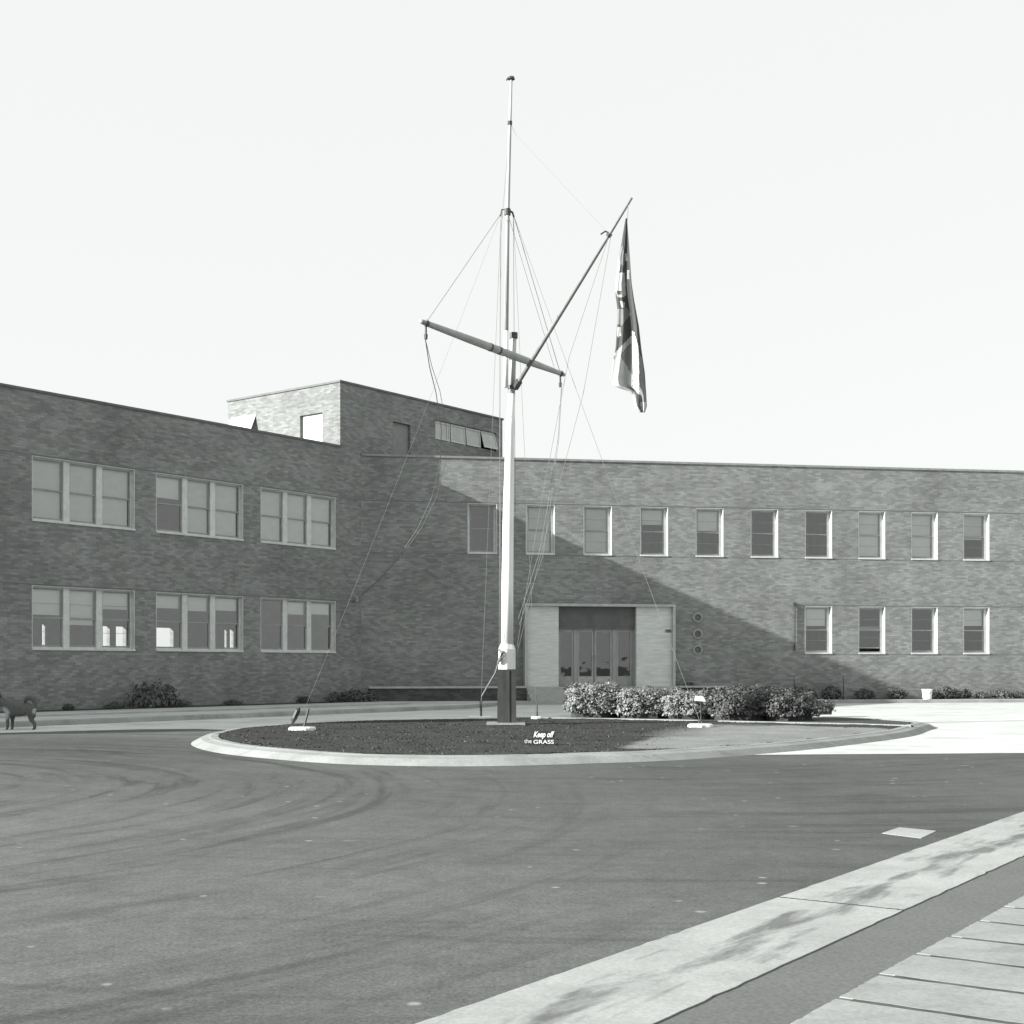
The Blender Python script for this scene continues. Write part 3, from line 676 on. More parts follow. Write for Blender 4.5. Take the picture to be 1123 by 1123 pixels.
# ================================================================== foliage
def foliage(rnd, c, sx, sy, sz, n_, ls, up=0.3, squared=3.0, bump_=.18, z0=0.0, shell=.72):
    """leaves spread over and inside the outer shell of a rounded mound"""
    mb = MB()
    for _ in range(n_):
        while True:
            d = Vector((rnd.gauss(0, 1), rnd.gauss(0, 1), rnd.gauss(0, 1))).normalized()
            if d.z > -.25: break
        e = squared; k_ = (abs(d.x) ** e + abs(d.y) ** e + abs(d.z) ** e) ** (-1 / e)
        s = k_ * (rnd.uniform(shell, 1.0)) * (1 + bump_ * noise.noise((d * 2.6 + Vector(c)) * 1.4) + .10 * noise.noise((d * 9 + Vector(c))))
        p = Vector((c[0] + d.x * s * sx, c[1] + d.y * s * sy, c[2] + max(d.z, -.3) * s * sz))
        if p.z < z0 + .02: p.z = z0 + rnd.uniform(.02, .12)
        nrm = (d + Vector((rnd.gauss(0, .55), rnd.gauss(0, .55), rnd.gauss(up, .5)))).normalized()
        t = nrm.cross(Vector((rnd.gauss(0, 1), rnd.gauss(0, 1), rnd.gauss(0, 1)))).normalized(); b = nrm.cross(t)
        l = ls * rnd.uniform(.6, 1.25); w_ = l * .42
        i = len(mb.v)
        mb.v += [tuple(p - t * l * .5), tuple(p + b * w_ - nrm * l * .08), tuple(p + t * l * .5 - nrm * l * .05), tuple(p - b * w_ - nrm * l * .08)]
        mb.f += [(i, i + 1, i + 2), (i, i + 2, i + 3)]; mb.mi += [0, 0]
    return mb
def core(rnd, c, sx, sy, sz, z0):
    mb = MB(); nu, nv = 18, 9; s0 = len(mb.v)
    for j in range(nv + 1):
        ph = math.pi * .5 * j / nv
        for i in range(nu):
            th = 2 * math.pi * i / nu; d = Vector((math.cos(th) * math.cos(ph), math.sin(th) * math.cos(ph), math.sin(ph)))
            k_ = (abs(d.x) ** 3 + abs(d.y) ** 3 + abs(d.z) ** 3) ** (-1 / 3); s = k_ * .80 * (1 + .2 * noise.noise(d * 3 + Vector(c)))
            z = z0 - .02 if j == 0 else c[2] + d.z * s * sz
            mb.v.append((c[0] + d.x * s * sx, c[1] + d.y * s * sy, z))
    for j in range(nv):
        for i in range(nu):
            a, b = s0 + j * nu + i, s0 + j * nu + (i + 1) % nu; mb.f.append((a, b, b + nu, a + nu)); mb.mi.append(0)
    return mb
def bush(px0, px1, yb, ytop, depth, nleaf, ls, mat, label, group, seed, name='leafy_bush', zb=.10, squared=3.6):
    rnd = random.Random(seed); a, b = gp(px0, yb, zb), gp(px1, yb, zb); m_ = (a + b) / 2; d = m_.y + depth / 2
    h = EYE - (ytop - HY) / FPX * d - zb; sx = (b - a).length / 2
    c = (m_.x, d, zb + h * .35)
    o_ = (m_.x, d, zb); t_ = thing(name, label, 'bush', o_, group)
    foliage(rnd, c, sx * 1.05, depth / 2, h * .66, nleaf, ls, .3, squared, .30, z0=zb).build('foliage', mat, t_, o_)
    core(rnd, c, sx, depth / 2, h * .65, zb).build('branches', M['twig'], t_, o_)
    return t_
gI = 'leafy bushes along the back of the island'
bush(623, 684, 788, 750, 1.4, 6200, .062, M['leaf_pale'], 'pale leafy bush nearest the flagpole, at the left end of the island hedge', gI, 11)
bush(676, 738, 788.6, 755, 1.4, 6000, .062, M['leaf_pale'], 'pale leafy bush second from the left in the island hedge, below the doors', gI, 12)
bush(730, 790, 789.6, 758, 1.4, 6000, .062, M['leaf_pale'], 'pale leafy bush of the island hedge behind the right guy anchor pad', gI, 13)
bush(784, 850, 791, 753.5, 1.5, 7500, .058, M['leaf_dark'], 'darker taller bush of the island hedge, second from its right end', gI, 14)
bush(838, 902, 791.4, 757, 1.5, 7500, .058, M['leaf_dark'], 'darker bush closing the right end of the island hedge', gI, 15)
bush(893, 917, 783, 768, .7, 1200, .05, M['leaf_dark'], 'very small trimmed dark bush beyond the right end of the island hedge', gI, 16, squared=5)

# low shrubs against the walls
shrubs = []
for s in range(3):
    rnd = random.Random(40 + s); o_ = (0, 0, 0); t_ = thing('garden_shrub', '', 'shrub', o_)
    foliage(rnd, (0, 0, .12), .62, .42, .36, 1100, .085, .2, 2.0, .5, shell=.45).build('foliage', M['leaf_dark'], t_, o_)
    core(rnd, (0, 0, .08), .42, .3, .24, 0).build('branches', M['twig'], t_, o_)
    shrubs.append(t_)
used = [False] * 3
def put_shrub(k, p, sc, rz, label, group):
    if not used[k]: o_ = shrubs[k]; used[k] = True
    else:
        o_ = shrubs[k].copy(); COL.objects.link(o_)
        for ch in shrubs[k].children:
            c = ch.copy(); COL.objects.link(c); c.parent = o_
    o_.location = p; o_.scale = sc; o_.rotation_euler = (0, 0, rz); tag(o_, label, 'shrub', group); return o_
rs = random.Random(9)
def under(px, row='lower'):
    return px
gR = 'low shrubs along the foot of the right wing'
rl = [(752, .9, 'low dark shrub beside the short planter right of the entrance'), (792, .9, 'low dark shrub in shade behind the middle of the island hedge'), (835, 1.2, 'low dark shrub in shade left of the downpipe line'),
      (872, 1.25, 'low dark shrub in shade straight below the downpipe'), (905, 1.2, 'low shrub in shade under the first lower window of the right wing'), (940, 1.1, 'shaded shrub just left of where the wall shadow ends, between first two lower windows'),
      (975, .9, 'small shrub left of the white bucket, where the wall shadow meets the ground'), (1014, .9, 'small sunlit shrub just right of the white bucket'), (1030, 1.35, 'tallest sunlit shrub of the right wing bed, beside the white bucket'),
      (1047, .9, 'low sunlit shrub under the gap between the last two lower windows'), (1068, .8, 'low sunlit shrub under the last lower window'), (1088, .85, 'low sunlit shrub just right of the last lower window'), (1106, .7, 'small sunlit shrub second from the right edge of the photo'), (1121, .8, 'sunlit shrub cut by the right edge of the photo')]
for i, (px, s, lab) in enumerate(rl):
    t_ = ton(px, CO, Rd); p = WR.P(t_, .62, .125)
    if px == 752: p = WR.P(t_, .34, .50)
    q_ = s * rs.uniform(.68, .88)
    if px == 752: q_ *= .75
    put_shrub(i % 3, p, (q_ * 1.05, q_ * .9, q_ * rs.uniform(.95, 1.25)), rs.uniform(0, 6), lab, gR)
gL = 'dark shrubs along the foot of the left wing'
ll = [(60, .55, 'small dark shrub under the left end of the first triple window'), (110, .6, 'small dark shrub under the middle of the first triple window'),
      (153, 1.25, 'tall pointed dark shrub, in the gap between first and second triple windows'), (180, .7, 'dark shrub under the left end of the second triple window'), (240, .55, 'small dark shrub under the right part of the second triple window'),
      (318, .7, 'dark shrub under the middle of the third triple window'), (352, 1.0, 'large dark shrub under the right end of the third triple window'), (374, 1.2, 'large dark shrub in the corner where the two wings meet')]
for i, (px, s, lab) in enumerate(ll):
    t_ = ton(px, CO, Ld); t_ = min(t_, -.9); p = WL.P(t_, .65, .125)
    put_shrub((i + 1) % 3, p, (s * 1.0, s * .5, s * (1.3 if px == 153 else .7)), rs.uniform(0, 6), lab, gL)
# thin garden stakes against the right wing
for px, y1, lab in ((818, 753, 'thin upright stake in front of the shaded wall above the hedge, left one'), (861, 741, 'taller thin stake in the shaded bed just left of the downpipe'), (914, 741, 'thin stake in the shaded bed under the right side of the first lower window')):
    p = WR.P(ton(px, CO, Rd), .9, .12); zt = EYE + (HY - y1) / FPX * p.y
    mb = MB(); mb.tube([p, (p.x + .01, p.y, (p.z + zt) / 2), (p.x - .01, p.y, zt)], [.022, .018, .012], 6)
    tag(mb.build('garden_stake', M['tar'], origin=tuple(p)), lab, 'stake', 'thin stakes in the bed of the right wing')
# white bucket
p = WR.P(ton(999, CO, Rd), 1.3, .12)
bk = thing('white_bucket', 'small white bucket at the foot of the sunlit right wing', 'bucket', p)
mb = MB(); prof = [(.13, 0), (.15, .02), (.19, .34), (.205, .35), (.205, .37), (.18, .37), (.14, .05), (0.0, .05)]
for k in range(20):
    w0, w1 = 2 * math.pi * k / 20, 2 * math.pi * (k + 1) / 20
    for (r0, z0), (r1, z1) in zip(prof, prof[1:]):
        mb.face([(p.x + r0 * math.cos(w0), p.y + r0 * math.sin(w0), p.z + z0), (p.x + r0 * math.cos(w1), p.y + r0 * math.sin(w1), p.z + z0), (p.x + r1 * math.cos(w1), p.y + r1 * math.sin(w1), p.z + z1), (p.x + r1 * math.cos(w0), p.y + r1 * math.sin(w0), p.z + z1)])
mb.build('pail', M['mast_white'], bk, tuple(p), smooth=True)
mb = MB(); mb.tube([(p.x - .2, p.y - .02, p.z + .34), (p.x - .15, p.y - .12, p.z + .25), (p.x, p.y - .2, p.z + .2), (p.x + .15, p.y - .12, p.z + .25), (p.x + .2, p.y - .02, p.z + .34)], .006, 6); mb.build('handle', M['dark'], bk, tuple(p))

# ================================================================== flagpole
base = gp(556, 795, .12); D0 = base.y + .2
MO = (base.x, D0, .14)
FP = thing('flagpole', 'tall white two-stage naval flagpole with yard and gaff on a dark tarred base', 'flagpole', MO)
def fpart(mb, name, mat, parent=None, **k): return mb.build(name, mat, parent or FP, MO, **k)
def mp(px, py, dy=0.0): return at(px, py, D0 + dy)
mb = MB(); a, b = mp(545.3, 795), mp(566.3, 795); hw = (b - a).length / 2; c = (a + b) / 2; zt = mp(556, 734).z
mb.hexa([(c.x - hw, D0 - .2, .1), (c.x + hw, D0 - .2, .1), (c.x + hw, D0 + .2, .1), (c.x - hw, D0 + .2, .1), (c.x - hw * .93, D0 - .19, zt), (c.x + hw * .93, D0 - .19, zt), (c.x + hw * .93, D0 + .19, zt), (c.x - hw * .93, D0 + .19, zt)])
mb.hexa([(c.x - hw * .35, D0 - .215, .12), (c.x + hw * .3, D0 - .215, .12), (c.x + hw * .3, D0 - .2, .12), (c.x - hw * .35, D0 - .2, .12), (c.x - hw * .33, D0 - .205, zt - .02), (c.x + hw * .28, D0 - .205, zt - .02), (c.x + hw * .28, D0 - .19, zt - .02), (c.x - hw * .33, D0 - .19, zt - .02)])
fpart(mb, 'base', M['tar'])
mb = MB(); mb.box(c.x - .42, c.x + .38, D0 - .36, D0 + .34, .12, .165); fpart(mb, 'footing', M['kerb'])
# white heel block, lower mast
x0, x1 = mp(547, 734).x, mp(565, 734).x; z0, z1 = zt - .3, mp(556, 712).z; cx = (x0 + x1) / 2; hw = (x1 - x0) / 2; za = mp(556, 706).z
mb = MB(); mb.tube([(cx, D0, z0), (cx, D0, z1), (cx, D0, za), (cx, D0, za + .01)], [hw * 1.04, hw * 1.04, .13, .12], 8); fpart(mb, 'heel', M['mast_white'])
low = [(556.3, 712), (556.5, 640), (557.5, 560), (559.5, 470), (561.2, 432)]; rl_ = [.125, .124, .112, .088, .074]
mb = MB(); mb.tube([mp(*p) for p in low], rl_, 20); fpart(mb, 'lower_mast', M['mast_white'], smooth=True)
mb = MB(); mb.tube([mp(561.2, 432), mp(563.4, 366)], [.073, .058], 20); fpart(mb, 'mast_head', M['mast_shade'], smooth=True)
mb = MB(); mb.tube([mp(563.4, 371), mp(563.4, 365)], .085, 14); fpart(mb, 'mast_band', M['dark'])
mb = MB(); mb.tube([mp(561.9, 427), mp(562.1, 423)], .10, 14); fpart(mb, 'mast_band', M['dark'])
mb = MB(); mb.tube([mp(557.5, 425.5), mp(569, 425.5)], .022, 8); fpart(mb, 'cross_bolt', M['dark'])
mb = MB(); mb.tube([mp(563.0, 395), mp(563.2, 388)], .085, 14); fpart(mb, 'mast_band', M['dark'])
# topmast, fidded in front of the lower mast
tp = [(554.6, 425, -.16), (555.2, 363, -.16), (556.8, 232, -.14), (559.3, 136, -.12), (560.7, 88, -.1)]
mb = MB(); mb.tube([mp(*p) for p in tp[:2]], [.050, .048], 14); fpart(mb, 'topmast_heel', M['mast_white'], smooth=True)
mb = MB(); mb.tube([mp(*p) for p in tp[1:]], [.0475, .042, .033, .026], 14); fpart(mb, 'topmast', M['spar_top'], smooth=True)
mb = MB(); q = mp(560.8, 87, -.1); mb.tube([q, q + Vector((0, 0, .05))], [.075, .06], 12); mb.tube([q + Vector((0, 0, .02)), q + Vector((-.07, 0, .03)), q + Vector((-.10, 0, -.02))], .016, 6); fpart(mb, 'truck', M['dark'])
mb = MB(); mb.tube([mp(559.2, 137, -.12), mp(559.2, 133, -.12)], .05, 10); fpart(mb, 'mast_band', M['dark'])
mb = MB()
mb.tube([mp(556.6, 236, -.14), mp(556.6, 229, -.14)], .065, 12); mb.tube([mp(548.8, 237, -.14), mp(550, 230, -.14), mp(556, 229.5, -.14), mp(562, 233, -.14), mp(563.5, 238, -.14)], .022, 6)
fpart(mb, 'hounds', M['dark'])
# yard: level, pointing from near left to far right
yl, yr = at(461.5, 352.3, 25.0), at(618.5, 411, 29.6); yr.z = yl.z
yc = yl.lerp(yr, .53)
mb = MB(); mb.tube([yl.lerp(yr, k) for k in (0, .05, .3, .53, .78, .95, 1)], [.045, .055, .075, .082, .072, .052, .042], 12); yd = fpart(mb, 'yard', M['spar'], smooth=True)
for k in (.03, .44, .5, .97): mb = MB(); a_ = yl.lerp(yr, k); mb.tube([a_ - (yr - yl) * .006, a_ + (yr - yl) * .006], .085 if .1 < k < .9 else .068, 10); fpart(mb, 'yard_band', M['dark'], yd)
for k in (.03, .97): mb = MB(); a_ = yl.lerp(yr, k); mb.tube([a_ - Vector((0, 0, .05)), a_ - Vector((0, 0, .20)), a_ - Vector((0, 0, .21)), a_ - Vector((0, 0, .30))], [.02, .02, .036, .03], 8); fpart(mb, 'block', M['dark'], yd)
# gaff
gh, gk = at(566, 423.5, D0 - .1), at(693, 217, 25.7)
mb = MB(); mb.tube([gh.lerp(gk, k) for k in (0, .3, .6, .82, 1)], [.046, .044, .040, .032, .022], 10); gf = fpart(mb, 'gaff', M['gaff'], smooth=True)
mb = MB(); mb.tube([gh.lerp(gk, -.01), gh.lerp(gk, .03)], .075, 10); fpart(mb, 'gaff_jaw', M['dark'], gf); mb = MB(); a_ = gh.lerp(gk, .82); mb.tube([gh.lerp(gk, .81), gh.lerp(gk, .825)], .055, 10); mb.tube([a_ + Vector((0, 0, .02)), a_ + Vector((-.08, 0, .06)), a_ + Vector((-.17, 0, .0))], .016, 6)
fpart(mb, 'gaff_fitting', M['dark'], gf)
# rigging
def line(name, pts, r=.006, mat='rope', sag=0.0):
    P = [Vector(p) for p in pts]
    if len(P) == 2 and sag:
        P = [P[0].lerp(P[1], k / 10) + Vector((0, 0, -sag * 4 * (k / 10) * (1 - k / 10))) for k in range(11)]
    mb = MB(); mb.tube(P, r, 5); return fpart(mb, name, M[mat])
hl, hr, hc = mp(549.5, 234, -.14), mp(563, 235, -.14), mp(556.8, 234, -.14)
pads = [('left', gp(332, 800, .12)), ('left of the base', gp(527, 787.6, .12)), ('right', gp(768, 796.5, .12)), ('back', gp(589, 788.0, .12))]
pL, pM, pR, pB = [p for _, p in pads]
line('stay', [hl, pL + Vector((0, 0, .3))], .0025, 'rope', .12); line('stay', [hl, pM + Vector((0, 0, .12))], .004, 'rope'); line('stay', [hr, pR + Vector((0, 0, .08))], .0042, 'rope', .10)
line('stay', [hr, pB + Vector((0, 0, .1))], .004, 'rope', .05); line('stay', [hl, mp(547.5, 712, .2)], .0045, 'rope'); line('stay', [hr, mp(566, 700, .2)], .0045, 'rope')
line('yard_lift', [hl, yl.lerp(yr, .03)]); line('yard_lift', [hr, yl.lerp(yr, .97)], .0075); line('yard_lift', [hc, yl.lerp(yr, .93)], .005)
yl2 = yl.lerp(yr, .03) - Vector((0, 0, .3))
hook = WL.P(ton(388, CO, Ld), .14, 0); hook.z = EYE + (HY - 657) / FPX * hook.y
pts_s = [(466.5, 372, 25.3), (471, 402, 26.5), (478, 430, 28), (484, 470, 30), (483, 506, 32), (474, 545, 34.5), (458, 580, 37), (438, 610, 40), (415, 636, 43.2)]
wire = [at(*p) for p in pts_s] + [hook]
line('signal_wire', wire, .009, 'rope'); line('signal_wire', [p + Vector((.10, 0, .03)) * math.sin(3.14 * k / 9) * 1.3 for k, p in enumerate(wire)], .006, 'rope')
mb = MB(); mb.tube([hook - Ln * .13, hook], .03, 6); mb.tube([hook - Vector((0, 0, .10)), hook + Vector((0, 0, .08))], .06, 8); part(mb, 'wire_bracket', M['kerb'])
line('halyard', [at(615.8, 421, 29.4), at(612, 480, 29), at(600, 560, 28.2), at(591, 608, 27.9), at(565, 690, D0)], .006, 'rope'); line('halyard', [at(616.3, 421, 29.4), at(613, 480, 29), at(603, 560, 28.2), at(595, 612, 27.9), at(566, 695, D0)], .005, 'rope')
# gaff vangs, topping lift, flag halyard
ga_ = gh.lerp(gk, .82)
line('vang', [ga_, at(624, 392, 26.6), at(592, 560, 27.2), at(566, 716, D0)], .0045); line('vang', [gh.lerp(gk, .84), at(640, 430, 26.4), at(590, 620, 27), at(566, 722, D0)], .0045)
line('topping_lift', [mp(560, 136, -.12), mp(566, 148, -.12), ga_], .003)
line('halyard', [gk.lerp(gh, .03), at(688, 242, 25.7)], .006)
line('halyard', [mp(559.2, 136, -.12), mp(549, 260, -.1), mp(547.5, 420, -.1), mp(548.5, 560, .05), mp(549, 718, -.17)], .0045)
cl = mp(550, 717, -.18)
line('halyard_tail', [cl, mp(543, 738, -.1), mp(528.5, 763, 0.6), Vector((pM.x + .02, pM.y - .3, pM.z + .30)), pM + Vector((0, 0, .03))], .018, 'rope')
mb = MB(); mb.tube([cl + Vector((-.06, 0, .09)), cl + Vector((.02, -.03, .02)), cl + Vector((-.03, -.03, -.12)), cl + Vector((-.08, 0, -.2))], [.02, .045, .04, .02], 8); fpart(mb, 'cleat', M['rope_dark'])
# anchor pads
def pad(p, label, w_, bits):
    o_ = tuple(p); t_ = thing('anchor_pad', label, 'anchor', o_, 'concrete anchor pads of the flagpole stays')
    mb = MB(); k_ = 20
    ringz = [(1.0, -.02), (.98, .03), (.86, .05), (0, .055)]; rr = random.Random(int(p.x * 100)); jj = [1 + rr.uniform(-.06, .06) for _ in range(k_)]
    for (r0, z0), (r1, z1) in zip(ringz, ringz[1:]):
        for i in range(k_):
            w0, w1 = 2 * math.pi * i / k_, 2 * math.pi * (i + 1) / k_; j2 = jj[(i + 1) % k_]
            q = lambda r_, w__, z_, j_: (p.x + r_ * w_ * j_ * math.cos(w__), p.y + r_ * w_ * .8 * j_ * math.sin(w__), p.z + z_)
            mb.face([q(r0, w0, z0, jj[i]), q(r0, w1, z0, j2), q(r1, w1, z1, j2), q(r1, w0, z1, jj[i])])
    mb.build('concrete_pad', simple('pad_concrete', .62, .75, 4), t_, o_)
    for b_pts, r_, nm in bits:
        mb = MB(); mb.tube(b_pts, r_, 8); mb.build(nm, M['dark'], t_, o_)
    if not bits:
        mb = MB(); mb.tube([p + Vector((-.03, 0, .04)), p + Vector((-.03, 0, .10)), p + Vector((.03, 0, .10)), p + Vector((.03, 0, .04))], .012, 6); mb.build('eye_bolt', M['dark'], t_, o_)
pad(pL, 'white concrete anchor pad with two leaning turnbuckles, at the left of the lawn', .27, [([at(320.5, 794, pL.y), at(322.5, 788, pL.y), at(326.5, 779, pL.y), at(328.5, 776, pL.y)], [.02, .055, .055, .02], 'turnbuckle'), ([at(333.5, 797, pL.y), at(338.5, 777, pL.y)], .022, 'turnbuckle')])
pad(pM, 'white concrete anchor pad just left of the dark flagpole base', .30, [([pM + Vector((.02, 0, .03)), pM + Vector((.01, 0, .22)), pM + Vector((0, 0, .42))], [.02, .028, .02], 'turnbuckle')])
pad(pR, 'white concrete anchor pad on the dry grass in front of the hedge', .27, [])
pad(pB, 'small anchor pad on the lawn edge right of the dark flagpole base', .14, [([pB + Vector((0, 0, .02)), pB + Vector((-.02, 0, .55))], [.026, .012], 'turnbuckle')])
# little white board stuck in the hedge top
p = at(768, 766, 29.6); o_ = (p.x, p.y, .12); t_ = thing('marker_board', 'small blank white board standing on a post in front of the hedge', 'sign', o_)
mb = MB(); mb.hexa([(p.x - .13, p.y - .02, p.z - .05), (p.x + .12, p.y - .02, p.z - .07), (p.x + .12, p.y + .01, p.z - .07), (p.x - .13, p.y + .01, p.z - .05), (p.x - .11, p.y - .02, p.z + .05), (p.x + .06, p.y - .02, p.z + .05), (p.x + .06, p.y + .01, p.z + .05), (p.x - .11, p.y + .01, p.z + .05)]); mb.build('board', M['mast_white'], t_, o_)
mb = MB(); mb.tube([(p.x + .02, p.y + .03, .13), (p.x + .02, p.y + .02, p.z)], .02, 6); mb.build('post', M['tar'], t_, o_)

# ================================================================== flag
FD = 25.65
S = 260 / 1123
def fz(x, y): return (640 + x * S * 1.0, 200 + y * S)
Lf = [(170, 200), (240, 188), (300, 178), (350, 165), (420, 160), (480, 150), (540, 152), (600, 160), (690, 158), (780, 152), (850, 140), (930, 130), (965, 140), (985, 200), (1010, 232), (1060, 243), (1090, 268)]
Rt = [(170, 205), (300, 215), (400, 222), (480, 228), (560, 240), (680, 262), (790, 274), (900, 290), (1000, 297), (1060, 300), (1090, 290)]
def interp(T, y):
    for (y0, x0), (y1, x1) in zip(T, T[1:]):
        if y0 <= y <= y1: return x0 + (x1 - x0) * (y - y0) / (y1 - y0)
    return T[-1][1]
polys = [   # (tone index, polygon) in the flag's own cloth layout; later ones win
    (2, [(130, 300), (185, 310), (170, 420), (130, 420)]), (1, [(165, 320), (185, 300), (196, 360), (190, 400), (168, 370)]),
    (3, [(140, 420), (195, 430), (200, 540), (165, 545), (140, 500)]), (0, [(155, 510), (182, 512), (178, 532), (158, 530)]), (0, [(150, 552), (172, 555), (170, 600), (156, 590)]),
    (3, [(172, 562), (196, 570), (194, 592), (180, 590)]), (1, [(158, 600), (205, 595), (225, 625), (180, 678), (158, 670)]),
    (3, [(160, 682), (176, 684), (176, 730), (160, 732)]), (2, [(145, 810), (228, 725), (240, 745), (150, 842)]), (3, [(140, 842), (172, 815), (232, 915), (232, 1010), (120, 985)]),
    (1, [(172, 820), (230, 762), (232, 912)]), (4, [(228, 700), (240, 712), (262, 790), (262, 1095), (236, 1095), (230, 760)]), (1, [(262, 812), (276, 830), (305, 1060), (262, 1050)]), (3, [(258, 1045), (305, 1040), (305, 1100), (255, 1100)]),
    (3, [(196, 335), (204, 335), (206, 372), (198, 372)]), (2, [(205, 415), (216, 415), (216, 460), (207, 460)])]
mb = MB(); NU, NV = 36, 150; grid = []
for j in range(NV + 1):
    y = 170 + 920 * j / NV; xl, xr = interp(Lf, y), interp(Rt, y); row = []
    for i in range(NU + 1):
        u = i / NU; x = xl + (xr - xl) * u; px, py = fz(x, y)
        amp = (.02 + .16 * j / NV); dd = amp * (math.sin(u * 9.5 + j * .02 + 1) + .45 * math.sin(u * 21 + j * .05)) * (1 - .3 * u) * .5
        row.append((x, y, at(px, py, FD + dd)))
    grid.append(row)
for row in grid:
    for _, _, p in row: mb.v.append(tuple(p))
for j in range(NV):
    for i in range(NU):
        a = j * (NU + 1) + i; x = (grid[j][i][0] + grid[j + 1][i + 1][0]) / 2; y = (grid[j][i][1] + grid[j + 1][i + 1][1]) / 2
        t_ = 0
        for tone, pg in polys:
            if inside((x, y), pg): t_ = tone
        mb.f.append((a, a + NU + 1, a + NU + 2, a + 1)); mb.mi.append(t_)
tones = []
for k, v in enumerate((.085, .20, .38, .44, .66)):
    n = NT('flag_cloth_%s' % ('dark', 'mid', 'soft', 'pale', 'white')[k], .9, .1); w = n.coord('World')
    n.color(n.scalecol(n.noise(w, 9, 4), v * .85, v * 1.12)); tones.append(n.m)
top = at(*fz(202, 170), FD)
o = mb.build('flag', tones, origin=tuple(top), smooth=True)
so_ = o.modifiers.new('thickness', 'SOLIDIFY'); so_.thickness = .004
tag(o, 'limp folded union flag hanging from the end of the gaff', 'flag')

# ================================================================== lawn sign
sp_ = gp(596, 816.5, .12); SD = sp_.y
sg = thing('lawn_sign', 'small low cut-out sign reading Keep off the GRASS on the dark lawn', 'sign', tuple(sp_))
def spx(px, py, d=0): return at(px, py, SD + d)
mb = MB(); a, b = spx(584, 816.3), spx(608.5, 801.5); mb.box(a.x, b.x, SD, SD + .015, a.z, b.z)
a, b = spx(574, 815.8), spx(583.8, 809.8); mb.box(a.x, b.x, SD + .001, SD + .014, a.z, b.z)
mb.build('board', simple('dark_board', .028, .045, 8, .6), sg, tuple(sp_))
mb = MB()
for px in (587, 605): q = spx(px, 816); mb.box(q.x - .01, q.x + .01, SD + .016, SD + .03, .1, spx(px, 806).z)
mb.build('peg', M['dark'], sg, tuple(sp_))
def text(s, px0, px1, pyb, pyt, shear=0.0, bold=.02, name='lettering'):
    cu = bpy.data.curves.new('lettering', 'FONT'); cu.body = s; cu.size = 1; cu.extrude = .01; cu.offset = bold; cu.shear = shear
    to = bpy.data.objects.new('lettering', cu); COL.objects.link(to); dg = bpy.context.evaluated_depsgraph_get(); me = bpy.data.meshes.new_from_object(to.evaluated_get(dg))
    bpy.data.objects.remove(to)
    xs = [v.co.x for v in me.vertices]; ys = [v.co.y for v in me.vertices]; x0, x1, y0, y1 = min(xs), max(xs), min(ys), max(ys)
    A, Bq = spx(px0, pyb), spx(px1, pyt)
    for v in me.vertices:
        x, y, z = v.co; v.co = (A.x + (x - x0) / (x1 - x0) * (Bq.x - A.x) - sp_.x, -.004 - z * .3, A.z + (y - y0) / (y1 - y0) * (Bq.z - A.z) - sp_.z)
    me.materials.clear(); me.materials.append(M['mast_white']); o = bpy.data.objects.new(name, me); COL.objects.link(o); o.parent = sg; return o
text('Keep off', 585, 608, 810.6, 802, .35, .03); text('the', 575, 583, 815, 810.3, 0, .0); text('GRASS', 585, 607.5, 815.7, 811.4, 0, .015)

# ================================================================== dog
DD = 28.4
def dp(x, y, dd=0.0):       # photo zoom coordinates (14.04 px per pixel) of the dog area
    return at(x / 14.04, 740 + y / 14.04, DD + dd)
dogO = (dp(300, 850).x, DD, 0)
def skin(name, verts, edges, radii, mat, parent, root=0, sub=2):
    me = bpy.data.meshes.new(name); me.from_pydata([tuple(Vector(v) - Vector(dogO)) for v in verts], edges, [])
    o = bpy.data.objects.new(name, me); COL.objects.link(o)
    if parent: o.parent = parent
    m = o.modifiers.new('skin', 'SKIN'); sv = me.skin_vertices[0].data if me.skin_vertices else None
    if sv is None:
        me.attributes  # skin layer is created with the modifier evaluation
    return o, me
n = NT('dog_coat', .9, .12)
tc_ = n.n.new('ShaderNodeTexCoord'); sep = n.n.new('ShaderNodeSeparateXYZ'); n.l.new(tc_.outputs['Object'], sep.inputs[0])
w = n.coord('Object', (6, 6, 6)); nz = n.noise(w, 2, 4)
# pale chest and rump patches, dark saddle
def blob(cx, cy, cz, r_):
    v = n.n.new('ShaderNodeVectorMath'); v.operation = 'DISTANCE'; n.l.new(tc_.outputs['Object'], v.inputs[0]); v.inputs[1].default_value = (cx, cy, cz)
    return n.ramp(n.math('ADD', v.outputs['Value'], n.math('MULTIPLY', nz, .08)), [(r_ * .7, 1), (r_, 0)])
rel = lambda x, y, dd=0: dp(x, y, dd) - Vector(dogO)
c1, c2 = rel(60, 600, -.1), rel(540, 560, -.08)
mk = n.math('ADD', blob(*c1, .20), blob(*c2, .12), True)
n.color(n.mix(mk, n.scalecol(n.noise(w, 3, 5), .06, .14), G(.34))); M['coat'] = n.m

class Body:
    def __init__(s): s.v = []; s.e = []; s.r = []
    def chain(s, pts, start=None):
        prev = start
        for (p, r_) in pts:
            s.v.append(Vector(p)); s.r.append(r_); i = len(s.v) - 1
            if prev is not None: s.e.append((prev, i))
            prev = i
        return prev
bd = Body()
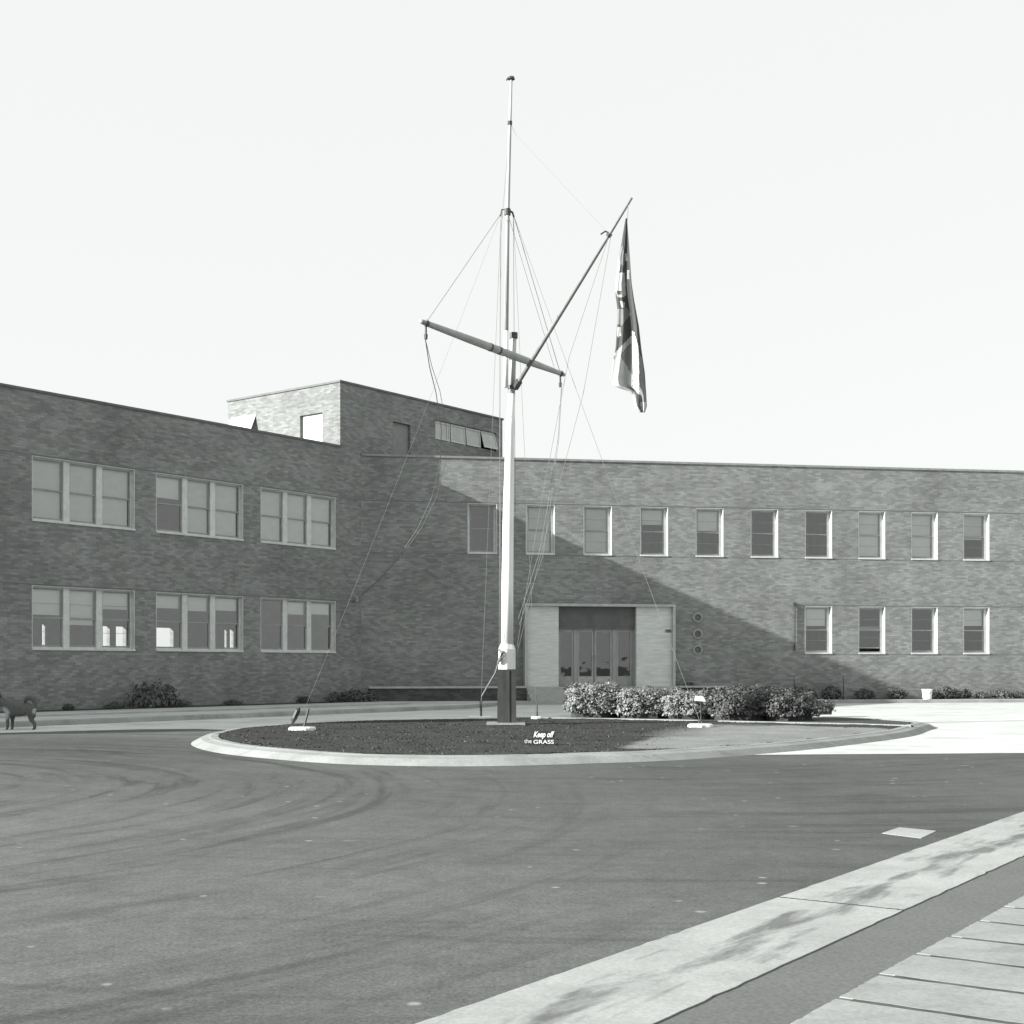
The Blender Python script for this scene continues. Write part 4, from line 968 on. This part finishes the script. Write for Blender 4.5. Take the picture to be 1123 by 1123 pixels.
# trunk: rump -> chest -> neck -> head (facing left, head at the frame edge)
i_rump = bd.chain([(dp(490, 530), .135)])
i_loin = bd.chain([(dp(400, 535), .145)], i_rump)
i_rib = bd.chain([(dp(280, 540), .165)], i_loin)
i_chest = bd.chain([(dp(150, 530), .16)], i_rib)
i_neck = bd.chain([(dp(70, 450), .115)], i_chest)
i_head = bd.chain([(dp(-5, 380), .105), (dp(-70, 400), .075), (dp(-130, 425), .045), (dp(-150, 430), .035)], i_neck)
for dz, fx, kx in ((-.085, 120, 0), (.085, 195, 1)):
    bd.chain([(dp(fx + 10, 610, dz), .065), (dp(fx - 5, 690, dz), .04), (dp(fx, 760, dz), .030), (dp(fx - 5, 830, dz), .026), (dp(fx - 30, 848, dz), .028)], i_chest)
for dz, ox in ((-.085, 0), (.085, 12)):
    bd.chain([(dp(480 + ox, 620, dz), .080), (dp(470 + ox, 690, dz), .050), (dp(530 + ox, 755, dz), .030), (dp(528 + ox, 825, dz), .025), (dp(505 + ox, 848, dz), .028)], i_rump)
# curled tail over the back
bd.chain([(dp(545, 470), .05), (dp(535, 400), .055), (dp(480, 352), .06), (dp(420, 355), .055), (dp(385, 400), .04), (dp(390, 440), .025)], i_rump)
dog = thing('dog', 'dark dog with a curled tail standing side-on at the left edge, facing left', 'dog', dogO)
me = bpy.data.meshes.new('dog_body'); me.from_pydata([tuple(p - Vector(dogO)) for p in bd.v], bd.e, [])
ob = bpy.data.objects.new('body', me); COL.objects.link(ob)
ob.modifiers.new('skin', 'SKIN')
bpy.context.view_layer.update()
if not me.skin_vertices:
    import bmesh
    bm = bmesh.new(); bm.from_mesh(me); lay = bm.verts.layers.skin.verify()
    bm.verts.ensure_lookup_table()
    for v, r_ in zip(bm.verts, bd.r): v[lay].radius = (r_, r_)
    bm.verts[0][lay].use_root = True
    bm.to_mesh(me); bm.free()
else:
    for sv, r_ in zip(me.skin_vertices[0].data, bd.r): sv.radius = (r_, r_)
    me.skin_vertices[0].data[0].use_root = True
sb = ob.modifiers.new('sub', 'SUBSURF'); sb.levels = 2; sb.render_levels = 2
bpy.context.view_layer.update()
dg = bpy.context.evaluated_depsgraph_get(); me2 = bpy.data.meshes.new_from_object(ob.evaluated_get(dg)); bpy.data.objects.remove(ob)
me2.polygons.foreach_set('use_smooth', [True] * len(me2.polygons)); me2.materials.clear(); me2.materials.append(M['coat'])
ob = bpy.data.objects.new('body', me2); COL.objects.link(ob); ob.parent = dog
for dz in (-.06, .06):
    mb = MB(); a = dp(-5, 330, dz); mb.tube([a, dp(5, 265, dz * 1.2)], [.045, .004], 8); mb.build('ear', M['coat'], dog, dogO, smooth=True)
    mb = MB(); a = dp(-52, 375, dz * 1.15); mb.tube([a + Vector((0, -.008, 0)), a + Vector((0, .008, 0))], .012, 8); mb.build('eye', M['dark'], dog, dogO)
mb = MB(); mb.tube([dp(-150, 428), dp(-168, 426)], [.026, .018], 8); mb.build('nose', M['dark'], dog, dogO)
